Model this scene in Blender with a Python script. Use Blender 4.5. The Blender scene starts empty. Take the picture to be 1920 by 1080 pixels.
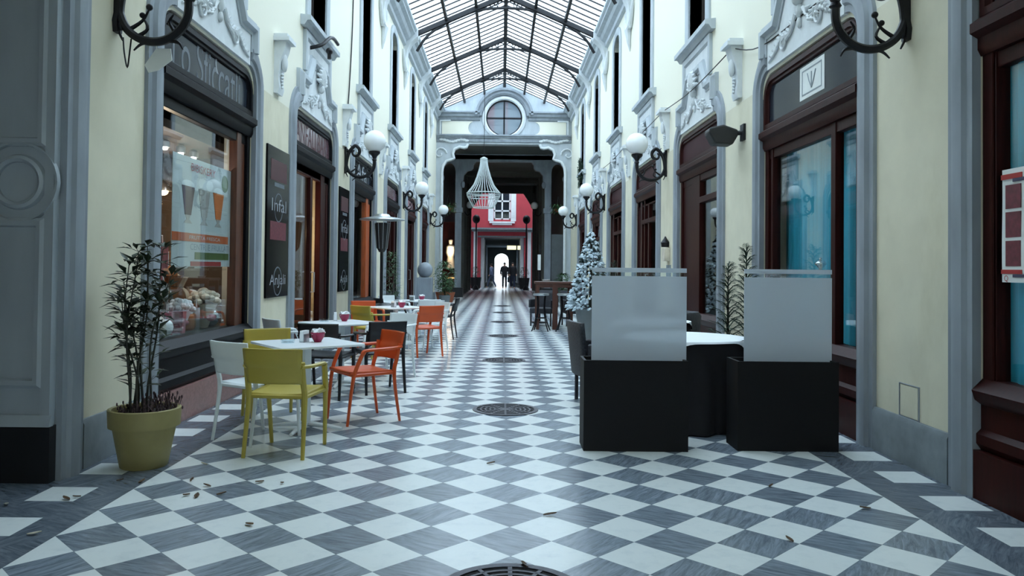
import bpy, bmesh, math, random
from mathutils import Vector, Matrix, Euler
random.seed(11)
PI = math.pi
SC = bpy.context.scene
COL = SC.collection
sin, cos = math.sin, math.cos

# ------------------------------------------------------------------ materials
def S(r, g, b):
    f = lambda c: (c/255/12.92) if c/255 <= 0.04045 else ((c/255+0.055)/1.055)**2.4
    return (f(r), f(g), f(b), 1)

def nd(nt, t, **kw):
    n = nt.nodes.new(t)
    for k, v in kw.items():
        setattr(n, k, v)
    return n

def mat(name, col, rough=0.6, metal=0.0, var=0.12, scale=6.0, bump=0.0, spec=0.5, stretch=(1, 1, 1), dirt=None, emit=None, estr=0.0, trans=0.0, coat=0.0, split=None):
    m = bpy.data.materials.new(name); m.use_nodes = True
    nt = m.node_tree; b = nt.nodes['Principled BSDF']
    tc = nd(nt, 'ShaderNodeTexCoord'); mp = nd(nt, 'ShaderNodeMapping'); mp.inputs['Scale'].default_value = stretch
    geo = nd(nt, 'ShaderNodeNewGeometry')
    nt.links.new(geo.outputs['Position'], mp.inputs[0])
    no = nd(nt, 'ShaderNodeTexNoise'); no.inputs['Scale'].default_value = scale; no.inputs['Detail'].default_value = 6
    nt.links.new(mp.outputs[0], no.inputs['Vector'])
    rp = nd(nt, 'ShaderNodeValToRGB'); rp.color_ramp.elements[0].position = .3; rp.color_ramp.elements[1].position = .7
    c = col
    rp.color_ramp.elements[0].color = tuple(max(0, v*(1-var)) for v in c[:3]) + (1,)
    rp.color_ramp.elements[1].color = tuple(min(1, v*(1+var)) for v in c[:3]) + (1,)
    nt.links.new(no.outputs[0], rp.inputs[0])
    out = rp.outputs[0]
    if dirt:
        n2 = nd(nt, 'ShaderNodeTexNoise'); n2.inputs['Scale'].default_value = 1.3; n2.inputs['Detail'].default_value = 9; n2.inputs['Roughness'].default_value = .65
        mp2 = nd(nt, 'ShaderNodeMapping'); mp2.inputs['Scale'].default_value = (1, 1, .45)
        nt.links.new(geo.outputs['Position'], mp2.inputs[0]); nt.links.new(mp2.outputs[0], n2.inputs['Vector'])
        r2 = nd(nt, 'ShaderNodeValToRGB'); r2.color_ramp.elements[0].position = .52; r2.color_ramp.elements[1].position = .78
        r2.color_ramp.elements[1].color = (dirt[1],)*3 + (1,)
        nt.links.new(n2.outputs[0], r2.inputs[0])
        mx = nd(nt, 'ShaderNodeMix', data_type='RGBA')
        nt.links.new(r2.outputs[0], mx.inputs[0]); nt.links.new(out, mx.inputs[6]); mx.inputs[7].default_value = dirt[0]
        out = mx.outputs[2]
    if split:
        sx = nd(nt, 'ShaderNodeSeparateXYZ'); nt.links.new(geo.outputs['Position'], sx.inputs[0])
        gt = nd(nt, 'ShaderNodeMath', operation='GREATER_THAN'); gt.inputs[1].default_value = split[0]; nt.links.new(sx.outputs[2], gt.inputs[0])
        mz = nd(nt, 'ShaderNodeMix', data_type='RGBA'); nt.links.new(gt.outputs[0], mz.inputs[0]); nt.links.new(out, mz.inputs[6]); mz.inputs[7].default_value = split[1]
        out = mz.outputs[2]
    nt.links.new(out, b.inputs['Base Color'])
    b.inputs['Roughness'].default_value = rough; b.inputs['Metallic'].default_value = metal
    b.inputs['Specular IOR Level'].default_value = spec
    if coat: b.inputs['Coat Weight'].default_value = coat; b.inputs['Coat Roughness'].default_value = .1
    if trans: b.inputs['Transmission Weight'].default_value = trans
    if emit: b.inputs['Emission Color'].default_value = emit; b.inputs['Emission Strength'].default_value = estr
    if bump:
        bp = nd(nt, 'ShaderNodeBump'); bp.inputs['Strength'].default_value = bump; bp.inputs['Distance'].default_value = .02
        nt.links.new(no.outputs[0], bp.inputs['Height']); nt.links.new(bp.outputs[0], b.inputs['Normal'])
    return m

def glass_mat(name, tint, refl=1.0, rough=0.0, frost=0.0):
    m = bpy.data.materials.new(name); m.use_nodes = True
    nt = m.node_tree; nt.nodes.clear()
    o = nd(nt, 'ShaderNodeOutputMaterial'); t = nd(nt, 'ShaderNodeBsdfTransparent'); g = nd(nt, 'ShaderNodeBsdfGlossy')
    t.inputs[0].default_value = tint; g.inputs['Roughness'].default_value = rough; g.inputs[0].default_value = (refl, refl, refl, 1)
    lw = nd(nt, 'ShaderNodeLayerWeight'); lw.inputs[0].default_value = .5
    pw = nd(nt, 'ShaderNodeMath', operation='POWER'); pw.inputs[1].default_value = 4.6; nt.links.new(lw.outputs['Facing'], pw.inputs[0])
    f = nd(nt, 'ShaderNodeMath', operation='MULTIPLY_ADD'); f.inputs[1].default_value = .6; f.inputs[2].default_value = .04; nt.links.new(pw.outputs[0], f.inputs[0])
    mx = nd(nt, 'ShaderNodeMixShader')
    nt.links.new(f.outputs[0], mx.inputs[0]); nt.links.new(t.outputs[0], mx.inputs[1]); nt.links.new(g.outputs[0], mx.inputs[2])
    last = mx
    if frost:
        tl = nd(nt, 'ShaderNodeBsdfTranslucent'); tl.inputs[0].default_value = (.9, .95, 1, 1)
        m2 = nd(nt, 'ShaderNodeMixShader'); m2.inputs[0].default_value = frost
        nt.links.new(mx.outputs[0], m2.inputs[1]); nt.links.new(tl.outputs[0], m2.inputs[2]); last = m2
    nt.links.new(last.outputs[0], o.inputs[0])
    return m

M = {}
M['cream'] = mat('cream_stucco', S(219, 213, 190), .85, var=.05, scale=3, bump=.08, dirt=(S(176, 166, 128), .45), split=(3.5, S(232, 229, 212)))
M['upper'] = mat('pale_stucco', S(226, 222, 196), .85, var=.04, scale=3)
M['stone'] = mat('grey_stone', S(142, 150, 158), .6, var=.16, scale=5, bump=.1, stretch=(1, 1, .35), dirt=(S(96, 100, 106), .6))
M['pale_stone'] = mat('pale_grey_stone', S(178, 186, 192), .65, var=.1, scale=5, stretch=(1, 1, .4))
M['plinth'] = mat('grey_plinth_stone', S(120, 128, 134), .7, var=.12, scale=9, bump=.1, dirt=(S(92, 96, 98), .5))
M['white_stone'] = mat('white_relief_plaster', S(214, 219, 222), .75, var=.06, scale=8)
M['grey_paint'] = mat('weathered_grey_paint', S(160, 169, 176), .5, var=.1, scale=4, stretch=(1, 1, .3))
M['black_base'] = mat('black_painted_base', S(24, 26, 30), .45, var=.2)
M['iron'] = mat('black_wrought_iron', S(30, 30, 34), .45, metal=.5, var=.3, scale=20, bump=.1)
M['truss'] = mat('dark_roof_iron', S(22, 23, 28), .5, metal=.2, var=.2)
M['opal'] = mat('opal_globe', S(240, 243, 245), .25, var=.01)
M['black_wood'] = mat('black_shop_joinery', S(15, 15, 19), .4, spec=.08, var=.25, scale=12, stretch=(1, 6, 6))
M['maroon'] = mat('maroon_wood', S(48, 18, 16), .4, spec=.1, var=.25, scale=14, stretch=(3, 3, .4))
M['maroon_panel'] = mat('maroon_sign_panel', S(58, 28, 33), .6, spec=.15, var=.1)
M['brown_wood'] = mat('brown_oak', S(84, 44, 24), .4, var=.3, scale=14, stretch=(3, 3, .4))
M['orange_wood'] = mat('orange_varnished_wood', S(178, 84, 38), .35, var=.25, scale=14, stretch=(3, 3, .4))
M['sign_glass'] = mat('dark_sign_glass', S(36, 42, 52), .12, var=.15, scale=2, spec=.2)
M['sign_red'] = mat('reddish_sign_glass', S(112, 84, 92), .15, var=.25, scale=3, spec=.8)
M['board'] = mat('black_glass_board', S(10, 11, 14), .1, var=.2, spec=.08)
M['letter_grey'] = mat('pale_grey_lettering', S(150, 156, 162), .5)
M['letter_dim'] = mat('dim_grey_lettering', S(96, 104, 112), .5)
M['letter_red'] = mat('dull_red_lettering', S(74, 34, 40), .5)
M['granite'] = mat('pink_granite', S(150, 112, 108), .35, var=.2, scale=40)
M['teal'] = mat('teal_curtain', S(52, 164, 190), .7, var=.16, scale=5, stretch=(1, 8, .15))
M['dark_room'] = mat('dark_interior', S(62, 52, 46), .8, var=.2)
M['pane'] = glass_mat('shop_glass', (.95, .98, .985, 1))
M['roof_glass'] = glass_mat('roof_glass', (.86, .94, 1, 1), frost=.45)
M['upper_glass'] = mat('dark_window_glass', S(34, 42, 50), .06, var=.1, spec=.9)
M['window_dark'] = mat('dark_window_timber', S(58, 50, 48), .5, var=.2)
M['white_plastic'] = mat('white_plastic', S(226, 232, 234), .4, var=.02)
M['olive'] = mat('olive_plastic', S(176, 159, 68), .42, var=.04)
M['orange'] = mat('orange_plastic', S(206, 84, 34), .4, var=.05)
M['black_plastic'] = mat('black_plastic', S(26, 26, 32), .4, var=.1)
M['table_white'] = mat('white_table_laminate', S(238, 242, 246), .3, var=.02)
M['magenta'] = mat('magenta_ceramic', S(150, 24, 68), .25, var=.05)
M['pot_olive'] = mat('olive_glazed_pot', S(150, 139, 90), .55, var=.06, scale=12)
M['soil'] = mat('dark_soil', S(46, 38, 32), .9, var=.5, scale=60, bump=.5)
M['leaf'] = mat('dark_bamboo_leaf', S(44, 56, 38), .5, var=.35, scale=30)
M['leaf_green'] = mat('green_leaf', S(52, 92, 50), .5, var=.35, scale=30)
M['conifer'] = mat('dark_conifer_needles', S(34, 58, 42), .6, var=.4, scale=40)
M['stem'] = mat('dark_cane', S(40, 42, 30), .5, var=.3)
M['heather'] = mat('dry_heather', S(74, 58, 62), .8, var=.5, scale=60)
M['black_box'] = mat('black_lacquered_box', S(12, 12, 15), .6, var=.1, spec=.25)
M['black_cloth'] = mat('black_tablecloth', S(16, 16, 22), .85, var=.2, scale=20)
M['white_cloth'] = mat('white_tablecloth', S(240, 244, 248), .8, var=.02)
M['steel'] = mat('brushed_steel', S(190, 196, 200), .28, metal=.9, var=.08)
M['cast_iron'] = mat('cast_iron_grate', S(66, 66, 74), .5, metal=.4, var=.25, scale=30, bump=.2)
M['shade_disc'] = mat('drain_shade_disc', S(14, 14, 18), .9)
M['flock'] = mat('flocked_white_needles', S(206, 220, 228), .8, var=.12, scale=40)
M['flock_dark'] = mat('dark_green_needles', S(38, 54, 52), .8, var=.3, scale=40)
M['grey_pot'] = mat('grey_planter', S(112, 118, 120), .7, var=.1)
M['wicker'] = mat('dark_wicker', S(46, 48, 56), .6, var=.4, scale=60, bump=.5)
M['bar_wood'] = mat('dark_red_bar_wood', S(82, 44, 32), .4, var=.25, scale=12, stretch=(1, 6, 6))
M['red_facade'] = mat('red_facade_stucco', S(176, 62, 72), .85, var=.08, scale=2)
M['white_paint'] = mat('white_paint', S(226, 230, 234), .5, var=.04)
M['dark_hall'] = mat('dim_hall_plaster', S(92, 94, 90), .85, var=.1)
M['sign_yellow'] = mat('lit_sign_face', S(236, 230, 170), .5, emit=S(236, 232, 176), estr=1.2)
M['bulb'] = mat('spot_bulb', (1, 1, 1, 1), .5, emit=(1, .95, .95, 1), estr=25)
M['warm_bulb'] = mat('warm_bulb', (1, .8, .5, 1), .5, emit=(1, .66, .3, 1), estr=14)
M['paper'] = mat('white_paper', S(226, 230, 228), .8, var=.03)
M['poster_grey'] = mat('pale_poster_paper', S(196, 202, 200), .7, var=.04)
M['juice_dark'] = mat('printed_blackcurrant', S(70, 22, 38), .6)
M['juice_white'] = mat('printed_milkshake', S(170, 164, 156), .6)
M['juice_orange'] = mat('printed_orange', S(206, 110, 40), .6)
M['ink_orange'] = mat('orange_print', S(198, 96, 44), .6)
M['ink_green'] = mat('green_print', S(84, 104, 48), .6)
M['ink_red'] = mat('red_print', S(166, 40, 38), .6)
M['ink_maroon'] = mat('maroon_print', S(104, 40, 52), .6, var=.3, scale=30)
M['ink_navy'] = mat('navy_print', S(58, 58, 84), .6)
M['ink_grey'] = mat('grey_print', S(140, 150, 158), .6)
M['silver'] = mat('silver_bauble', S(200, 208, 212), .15, metal=.9)
M['cream_item'] = mat('cream_wrapping', S(206, 196, 178), .6, var=.2)
M['pink_item'] = mat('pink_wrapping', S(168, 96, 108), .6, var=.3, scale=30)
M['amber_item'] = mat('amber_wrapping', S(150, 96, 56), .5, var=.3)
M['dark_item'] = mat('dark_green_wrapping', S(50, 60, 52), .5, var=.3)
M['skin'] = mat('skin', S(190, 146, 122), .6)
M['coat_black'] = mat('black_coat', S(16, 16, 24), .8)
M['coat_blue'] = mat('blue_grey_jacket', S(98, 108, 136), .8)
M['jeans'] = mat('dark_jeans', S(30, 38, 62), .8)
M['jeans_grey'] = mat('grey_jeans', S(66, 76, 96), .8)
M['hair'] = mat('dark_hair', S(34, 26, 22), .7)
M['speaker_grey'] = mat('dark_speaker_casing', S(44, 44, 46), .6)
M['crystal'] = glass_mat('clear_crystal', (.9, .95, .97, 1))
M['bead'] = mat('crystal_beads', S(196, 206, 206), .3, var=.1, scale=60)
M['leaf_dry'] = mat('dry_leaf', S(84, 64, 44), .8, var=.4, scale=40)
M['leaf_pale'] = mat('pale_dry_leaf', S(184, 178, 160), .8, var=.3, scale=40)
M['terracotta'] = mat('terracotta', S(150, 80, 52), .8, var=.15)
M['warm_glow'] = mat('glowing_cream', S(240, 214, 160), .8, emit=S(250, 190, 110), estr=1.0)  # self-glowing cream for shelf panels and a table top
M['building_grey'] = mat('grey_render', S(120, 130, 140), .9)

def frosted():
    m = bpy.data.materials.new('frosted_glass'); m.use_nodes = True
    nt = m.node_tree; b = nt.nodes['Principled BSDF']; o = nt.nodes['Material Output']
    b.inputs['Base Color'].default_value = S(226, 233, 242); b.inputs['Roughness'].default_value = .35
    tl = nd(nt, 'ShaderNodeBsdfTranslucent'); tl.inputs[0].default_value = S(236, 242, 246)
    rf = nd(nt, 'ShaderNodeBsdfRefraction'); rf.inputs['IOR'].default_value = 1.02; rf.inputs['Roughness'].default_value = .6; rf.inputs[0].default_value = S(232, 238, 242)
    no = nd(nt, 'ShaderNodeTexNoise'); no.inputs['Scale'].default_value = 220
    bp = nd(nt, 'ShaderNodeBump'); bp.inputs['Strength'].default_value = .15; nt.links.new(no.outputs[0], bp.inputs['Height']); nt.links.new(bp.outputs[0], b.inputs['Normal'])
    m1 = nd(nt, 'ShaderNodeMixShader'); m1.inputs[0].default_value = .5
    nt.links.new(tl.outputs[0], m1.inputs[1]); nt.links.new(rf.outputs[0], m1.inputs[2])
    m2 = nd(nt, 'ShaderNodeMixShader'); m2.inputs[0].default_value = .62
    nt.links.new(b.outputs[0], m2.inputs[1]); nt.links.new(m1.outputs[0], m2.inputs[2]); nt.links.new(m2.outputs[0], o.inputs[0])
    return m
M['frosted'] = frosted()

DT = 0.42426
def floor_mat():
    m = bpy.data.materials.new('chequered_marble_floor'); m.use_nodes = True
    nt = m.node_tree; b = nt.nodes['Principled BSDF']; L = nt.links.new
    def mth(op, a, bb=None, c=None):
        n = nd(nt, 'ShaderNodeMath', operation=op)
        for i, v in enumerate((a, bb, c)):
            if v is None: continue
            if isinstance(v, (int, float)): n.inputs[i].default_value = v
            else: L(v, n.inputs[i])
        return n.outputs[0]
    geo = nd(nt, 'ShaderNodeNewGeometry'); sp = nd(nt, 'ShaderNodeSeparateXYZ'); L(geo.outputs['Position'], sp.inputs[0])
    x = sp.outputs[0]; y = sp.outputs[1]
    xs = mth('SUBTRACT', x, 2.3335); ys = mth('SUBTRACT', y, 3.795)
    u = mth('ADD', mth('DIVIDE', mth('ADD', xs, ys), DT), .5); v = mth('ADD', mth('DIVIDE', mth('SUBTRACT', xs, ys), DT), .5)
    fu = mth('FLOOR', u); fv = mth('FLOOR', v)
    par = mth('PINGPONG', mth('ADD', fu, fv), 1)
    white = mth('LESS_THAN', par, .5)
    du = mth('SUBTRACT', .5, mth('ABSOLUTE', mth('SUBTRACT', mth('SUBTRACT', u, fu), .5)))
    dv = mth('SUBTRACT', .5, mth('ABSOLUTE', mth('SUBTRACT', mth('SUBTRACT', v, fv), .5)))
    joint = mth('LESS_THAN', mth('MINIMUM', du, dv), .006)
    ax = mth('ABSOLUTE', x)
    border = mth('GREATER_THAN', ax, 2.3335)
    inb = mth('MULTIPLY', mth('GREATER_THAN', ax, 2.565), mth('LESS_THAN', ax, 2.852))
    ym = mth('MODULO', mth('ADD', y, 59.0 - 4.59), .59)
    sq = mth('MULTIPLY', inb, mth('LESS_THAN', ym, .293))
    isw = mth('ADD', mth('MULTIPLY', mth('SUBTRACT', 1, border), white), mth('MULTIPLY', border, sq))
    cmb = nd(nt, 'ShaderNodeCombineXYZ'); L(fu, cmb.inputs[0]); L(fv, cmb.inputs[1])
    wn = nd(nt, 'ShaderNodeTexWhiteNoise', noise_dimensions='2D'); L(cmb.outputs[0], wn.inputs['Vector'])
    rnd = wn.outputs['Value']
    # veins: direction differs from tile to tile
    rot = nd(nt, 'ShaderNodeVectorRotate', rotation_type='Z_AXIS'); L(geo.outputs['Position'], rot.inputs['Vector'])
    L(mth('ADD', mth('MULTIPLY', mth('GREATER_THAN', rnd, .5), 1.45), mth('ADD', mth('MULTIPLY', rnd, .5), .3)), rot.inputs['Angle'])
    mp = nd(nt, 'ShaderNodeMapping'); mp.inputs['Scale'].default_value = (3, 22, 1); L(rot.outputs[0], mp.inputs[0])
    nv = nd(nt, 'ShaderNodeTexNoise'); nv.inputs['Scale'].default_value = 1.6; nv.inputs['Detail'].default_value = 8; nv.inputs['Roughness'].default_value = .7; nv.inputs['Distortion'].default_value = .8
    L(mp.outputs[0], nv.inputs['Vector'])
    rg = nd(nt, 'ShaderNodeValToRGB'); e = rg.color_ramp.elements
    e[0].position = .36; e[0].color = S(92, 104, 116); e[1].position = .68; e[1].color = S(146, 157, 170)
    L(nv.outputs[0], rg.inputs[0])
    n2 = nd(nt, 'ShaderNodeTexNoise'); n2.inputs['Scale'].default_value = 9; n2.inputs['Detail'].default_value = 10; n2.inputs['Roughness'].default_value = .7
    L(geo.outputs['Position'], n2.inputs['Vector'])
    rw = nd(nt, 'ShaderNodeValToRGB'); e = rw.color_ramp.elements
    e[0].position = .3; e[0].color = S(214, 222, 224); e[1].position = .5; e[1].color = S(228, 234, 234)
    L(n2.outputs[0], rw.inputs[0])
    mx = nd(nt, 'ShaderNodeMix', data_type='RGBA'); L(isw, mx.inputs[0])
    br = nd(nt, 'ShaderNodeMix', data_type='RGBA', blend_type='MULTIPLY'); L(border, br.inputs[0]); L(rg.outputs[0], br.inputs[6]); br.inputs[7].default_value = (.66, .66, .67, 1)
    # tile to tile tone
    tone = mth('ADD', .86, mth('MULTIPLY', rnd, .22))
    tm = nd(nt, 'ShaderNodeMix', data_type='RGBA', blend_type='MULTIPLY'); tm.inputs[0].default_value = 1
    cg = nd(nt, 'ShaderNodeCombineColor'); L(tone, cg.inputs[0]); L(tone, cg.inputs[1]); L(tone, cg.inputs[2])
    L(br.outputs[2], tm.inputs[6]); L(cg.outputs[0], tm.inputs[7])
    L(tm.outputs[2], mx.inputs[6]); L(rw.outputs[0], mx.inputs[7])
    jm = nd(nt, 'ShaderNodeMix', data_type='RGBA', blend_type='MULTIPLY'); L(mth('MULTIPLY', joint, mth('SUBTRACT', 1, border)), jm.inputs[0]); L(mx.outputs[2], jm.inputs[6]); jm.inputs[7].default_value = (.6, .62, .65, 1)
    # worn smudges
    n3 = nd(nt, 'ShaderNodeTexNoise'); n3.inputs['Scale'].default_value = 38; n3.inputs['Detail'].default_value = 4; L(geo.outputs['Position'], n3.inputs['Vector'])
    r3 = nd(nt, 'ShaderNodeValToRGB'); e = r3.color_ramp.elements; e[0].position = .2; e[0].color = (.6, .6, .58, 1); e[1].position = .25; e[1].color = (1, 1, 1, 1); L(n3.outputs[0], r3.inputs[0])
    dm = nd(nt, 'ShaderNodeMix', data_type='RGBA', blend_type='MULTIPLY'); dm.inputs[0].default_value = 1; L(jm.outputs[2], dm.inputs[6]); L(r3.outputs[0], dm.inputs[7])
    L(dm.outputs[2], b.inputs['Base Color'])
    b.inputs['Roughness'].default_value = .25
    b.inputs['Specular IOR Level'].default_value = .4
    return m
M['floor'] = floor_mat()

# ------------------------------------------------------------------ mesh builder
class MB:
    def __init__(self, fn=None):
        self.v = []; self.f = []; self.fn = fn
    def add(self, vs, fs):
        o = len(self.v)
        self.v += [self.fn(*p) if self.fn else tuple(p) for p in vs]
        self.f += [[i+o for i in f] for f in fs]
        return self
    def box(self, x0, x1, y0, y1, z0, z1):
        vs = [(x, y, z) for z in (z0, z1) for y in (y0, y1) for x in (x0, x1)]
        return self.add(vs, [(0, 2, 3, 1), (4, 5, 7, 6), (0, 1, 5, 4), (2, 6, 7, 3), (0, 4, 6, 2), (1, 3, 7, 5)])
    def rbox(self, mtx, sx, sy, sz):
        vs = [tuple(mtx @ Vector((x*sx/2, y*sy/2, z*sz/2))) for z in (-1, 1) for y in (-1, 1) for x in (-1, 1)]
        return self.add(vs, [(0, 2, 3, 1), (4, 5, 7, 6), (0, 1, 5, 4), (2, 6, 7, 3), (0, 4, 6, 2), (1, 3, 7, 5)])
    def tube(self, path, r, n=8, caps=True, flat=None):
        P = [Vector(p) for p in path]; R = r if isinstance(r, (list, tuple)) else [r]*len(P)
        vs = []; fs = []
        up = None
        for i, p in enumerate(P):
            t = (P[min(i+1, len(P)-1)] - P[max(i-1, 0)])
            t = t.normalized() if t.length > 1e-9 else Vector((0, 0, 1))
            if up is None:
                up = Vector((0, 0, 1)) if abs(t.z) < .9 else Vector((0, 1, 0))
            a = t.cross(up)
            if a.length < 1e-6: a = t.cross(Vector((1, 0, 0)))
            a.normalize(); bb = a.cross(t).normalized(); up = bb
            for k in range(n):
                th = 2*PI*(k+.5)/n
                vs.append(tuple(p + a*R[i]*cos(th) + bb*R[i]*(flat or 1)*sin(th)))
        for i in range(len(P)-1):
            for k in range(n):
                fs.append((i*n+k, i*n+(k+1) % n, (i+1)*n+(k+1) % n, (i+1)*n+k))
        if caps:
            fs.append(tuple(range(n))[::-1]); fs.append(tuple((len(P)-1)*n+k for k in range(n)))
        return self.add(vs, fs)
    def lathe(self, prof, c=(0, 0, 0), n=24, a0=0, a1=2*PI, axis='z', wob=None):
        full = abs(a1-a0-2*PI) < 1e-6; cnt = n if full else n+1
        vs = []; fs = []
        for (r, z) in prof:
            for k in range(cnt):
                th = a0+(a1-a0)*k/n
                rr = r*(wob(th, z) if wob else 1)
                if axis == 'z': vs.append((c[0]+rr*cos(th), c[1]+rr*sin(th), c[2]+z))
                elif axis == 'y': vs.append((c[0]+rr*cos(th), c[1]+z, c[2]+rr*sin(th)))
                else: vs.append((c[0]+z, c[1]+rr*cos(th), c[2]+rr*sin(th)))
        m = len(prof)
        for i in range(m-1):
            for k in range(n):
                k2 = (k+1) % cnt
                fs.append((i*cnt+k, i*cnt+k2, (i+1)*cnt+k2, (i+1)*cnt+k))
        ring = m > 2 and abs(prof[0][0]-prof[-1][0]) < 1e-6
        if ring:
            for k in range(n):
                k2 = (k+1) % cnt; fs.append(((m-1)*cnt+k, (m-1)*cnt+k2, k2, k))
        elif full and abs(prof[0][1]-prof[-1][1]) > 1e-6:
            if prof[0][0] > 1e-5: fs.append(tuple(range(cnt))[::-1])
            if prof[-1][0] > 1e-5: fs.append(tuple((m-1)*cnt+k for k in range(cnt)))
        return self.add(vs, fs)
    def ball(self, c, rx, ry=None, rz=None, nu=12, nv=8):
        ry = ry or rx; rz = rz or rx
        vs = []; fs = []
        for i in range(nv+1):
            ph = PI*i/nv
            for k in range(nu):
                th = 2*PI*k/nu
                vs.append((c[0]+rx*sin(ph)*cos(th), c[1]+ry*sin(ph)*sin(th), c[2]+rz*cos(ph)))
        for i in range(nv):
            for k in range(nu):
                fs.append((i*nu+k, (i+1)*nu+k, (i+1)*nu+(k+1) % nu, i*nu+(k+1) % nu))
        return self.add(vs, fs)
    def prism(self, poly, mp, h0, h1):
        n = len(poly)
        vs = [mp(a, b, h0) for a, b in poly]+[mp(a, b, h1) for a, b in poly]
        fs = [tuple(range(n))[::-1], tuple(range(n, 2*n))]+[(i, (i+1) % n, n+(i+1) % n, n+i) for i in range(n)]
        return self.add(vs, fs)
    def sweep(self, path, prof, mp, closed=False):
        # path in a plane (a,b); prof = (offset to the left of travel, height off the plane)
        P = [Vector((p[0], p[1])) for p in path]; n = len(P); vs = []; fs = []; k = len(prof)
        for i in range(n):
            if closed: p0, p1 = P[i-1], P[(i+1) % n]
            else: p0, p1 = P[max(i-1, 0)], P[min(i+1, n-1)]
            d0 = (P[i]-p0); d1 = (p1-P[i])
            if d0.length < 1e-9: d0 = d1
            if d1.length < 1e-9: d1 = d0
            d0 = d0.normalized(); d1 = d1.normalized()
            n0 = Vector((-d0.y, d0.x)); n1 = Vector((-d1.y, d1.x)); m = (n0+n1)
            m = m.normalized() if m.length > 1e-6 else n0
            sc = 1/max(.35, m.dot(n0))
            for o, h in prof:
                q = P[i]+m*o*sc; vs.append(mp(q.x, q.y, h))
        for i in range(n if closed else n-1):
            j = (i+1) % n
            for a in range(k):
                b2 = (a+1) % k
                fs.append((i*k+a, i*k+b2, j*k+b2, j*k+a))
        if not closed:
            fs.append(tuple(range(k))); fs.append(tuple((n-1)*k+a for a in range(k))[::-1])
        return self.add(vs, fs)
    def grid(self, fn, nu, nv):
        vs = [fn(i/nu, j/nv) for j in range(nv+1) for i in range(nu+1)]
        fs = [(j*(nu+1)+i, j*(nu+1)+i+1, (j+1)*(nu+1)+i+1, (j+1)*(nu+1)+i) for j in range(nv) for i in range(nu)]
        return self.add(vs, fs)
    def mesh(self, name, ang=35, recalc=True):
        me = bpy.data.meshes.new(name); me.from_pydata(self.v, [], self.f)
        if recalc:
            bm = bmesh.new(); bm.from_mesh(me); bmesh.ops.recalc_face_normals(bm, faces=bm.faces); bm.to_mesh(me); bm.free()
        if ang:
            me.polygons.foreach_set('use_smooth', [True]*len(me.polygons)); me.set_sharp_from_angle(angle=math.radians(ang))
        me.update(); return me
    def build(self, name, m, parent=None, ang=35, recalc=True, bevel=0, solid=0):
        o = bpy.data.objects.new(name, self.mesh(name, ang, recalc)); COL.objects.link(o)
        o.data.materials.append(M[m] if isinstance(m, str) else m)
        if parent: o.parent = parent
        if solid:
            md = o.modifiers.new('s', 'SOLIDIFY'); md.thickness = solid; md.offset = 0
        if bevel:
            md = o.modifiers.new('b', 'BEVEL'); md.width = bevel; md.segments = 2; md.limit_method = 'ANGLE'
        return o

def empty(name, loc=(0, 0, 0), rz=0):
    o = bpy.data.objects.new(name, None); COL.objects.link(o); o.location = loc; o.rotation_euler = (0, 0, rz); o.empty_display_size = .1
    return o
def tag(o, label, cat=None, group=None, kind=None):
    o['label'] = label
    if cat: o['category'] = cat
    if group: o['group'] = group
    if kind: o['kind'] = kind
    return o
def struct(o, label):
    o['kind'] = 'structure'; o['label'] = label; return o
def kids(o): return [c for c in bpy.data.objects if c.parent == o]
KID = {}
def dup(o, loc=None, rz=None, label=None, group=None, parent=None, top=True):
    ch = KID.get(o.name)
    if ch is None: ch = KID[o.name] = kids(o)
    c = o.copy(); COL.objects.link(c)
    if parent: c.parent = parent; c.matrix_parent_inverse = o.matrix_parent_inverse.copy()
    if loc is not None: c.location = loc
    if rz is not None: c.rotation_euler = (0, 0, rz)
    if label: c['label'] = label
    if group: c['group'] = group
    for k in ch: dup(k, parent=c)
    return c
def smoothp(pts, n=6, closed=False):
    P = [Vector(p) for p in pts]; out = []
    for i in range(len(P)-1):
        p0 = P[max(i-1, 0)]; p1 = P[i]; p2 = P[i+1]; p3 = P[min(i+2, len(P)-1)]
        for k in range(n):
            t = k/n
            out.append(.5*((2*p1)+(p2-p0)*t+(2*p0-5*p1+4*p2-p3)*t*t+(3*p1-p0-3*p2+p3)*t**3))
    out.append(P[-1]); return [tuple(q) for q in out]
def arc(cx, cy, r, a0, a1, n=8, ry=None):
    return [(cx+r*cos(a0+(a1-a0)*i/n), cy+(ry or r)*sin(a0+(a1-a0)*i/n)) for i in range(n+1)]
def text(name, s, m, parent, mtx, w=None, h=.1, ext=.002):
    cu = bpy.data.curves.new(name, 'FONT'); cu.body = s; cu.size = 1; cu.extrude = 0; cu.align_x = 'CENTER'; cu.align_y = 'CENTER'
    t = bpy.data.objects.new(name, cu); COL.objects.link(t)
    dg = bpy.context.evaluated_depsgraph_get(); me = bpy.data.meshes.new_from_object(t.evaluated_get(dg))
    bpy.data.objects.remove(t); bpy.data.curves.remove(cu)
    xs = [v.co.x for v in me.vertices]; ys = [v.co.y for v in me.vertices]
    W = max(xs)-min(xs); Hh = max(ys)-min(ys); cx = (max(xs)+min(xs))/2; cy = (max(ys)+min(ys))/2
    sy = h/Hh; sx = (w/W) if w else sy
    for v in me.vertices:
        v.co = mtx @ Vector(((v.co.x-cx)*sx, (v.co.y-cy)*sy, ext))
    me.name = name
    o = bpy.data.objects.new(name, me); COL.objects.link(o); me.materials.append(M[m])
    if parent: o.parent = parent
    return o
def wallmtx(s, d, y, z):
    return Matrix(((0, 0, -s, s*d), (-s, 0, 0, y), (0, 1, 0, z), (0, 0, 0, 1)))
ORD = ['nearest', 'second', 'third', 'fourth', 'fifth', 'sixth', 'seventh', 'eighth']
SN = {-1: 'left', 1: 'right'}
VEST = 4.4; SKY = 4.2; EXPO = 0.6; ENT = 0.9
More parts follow.
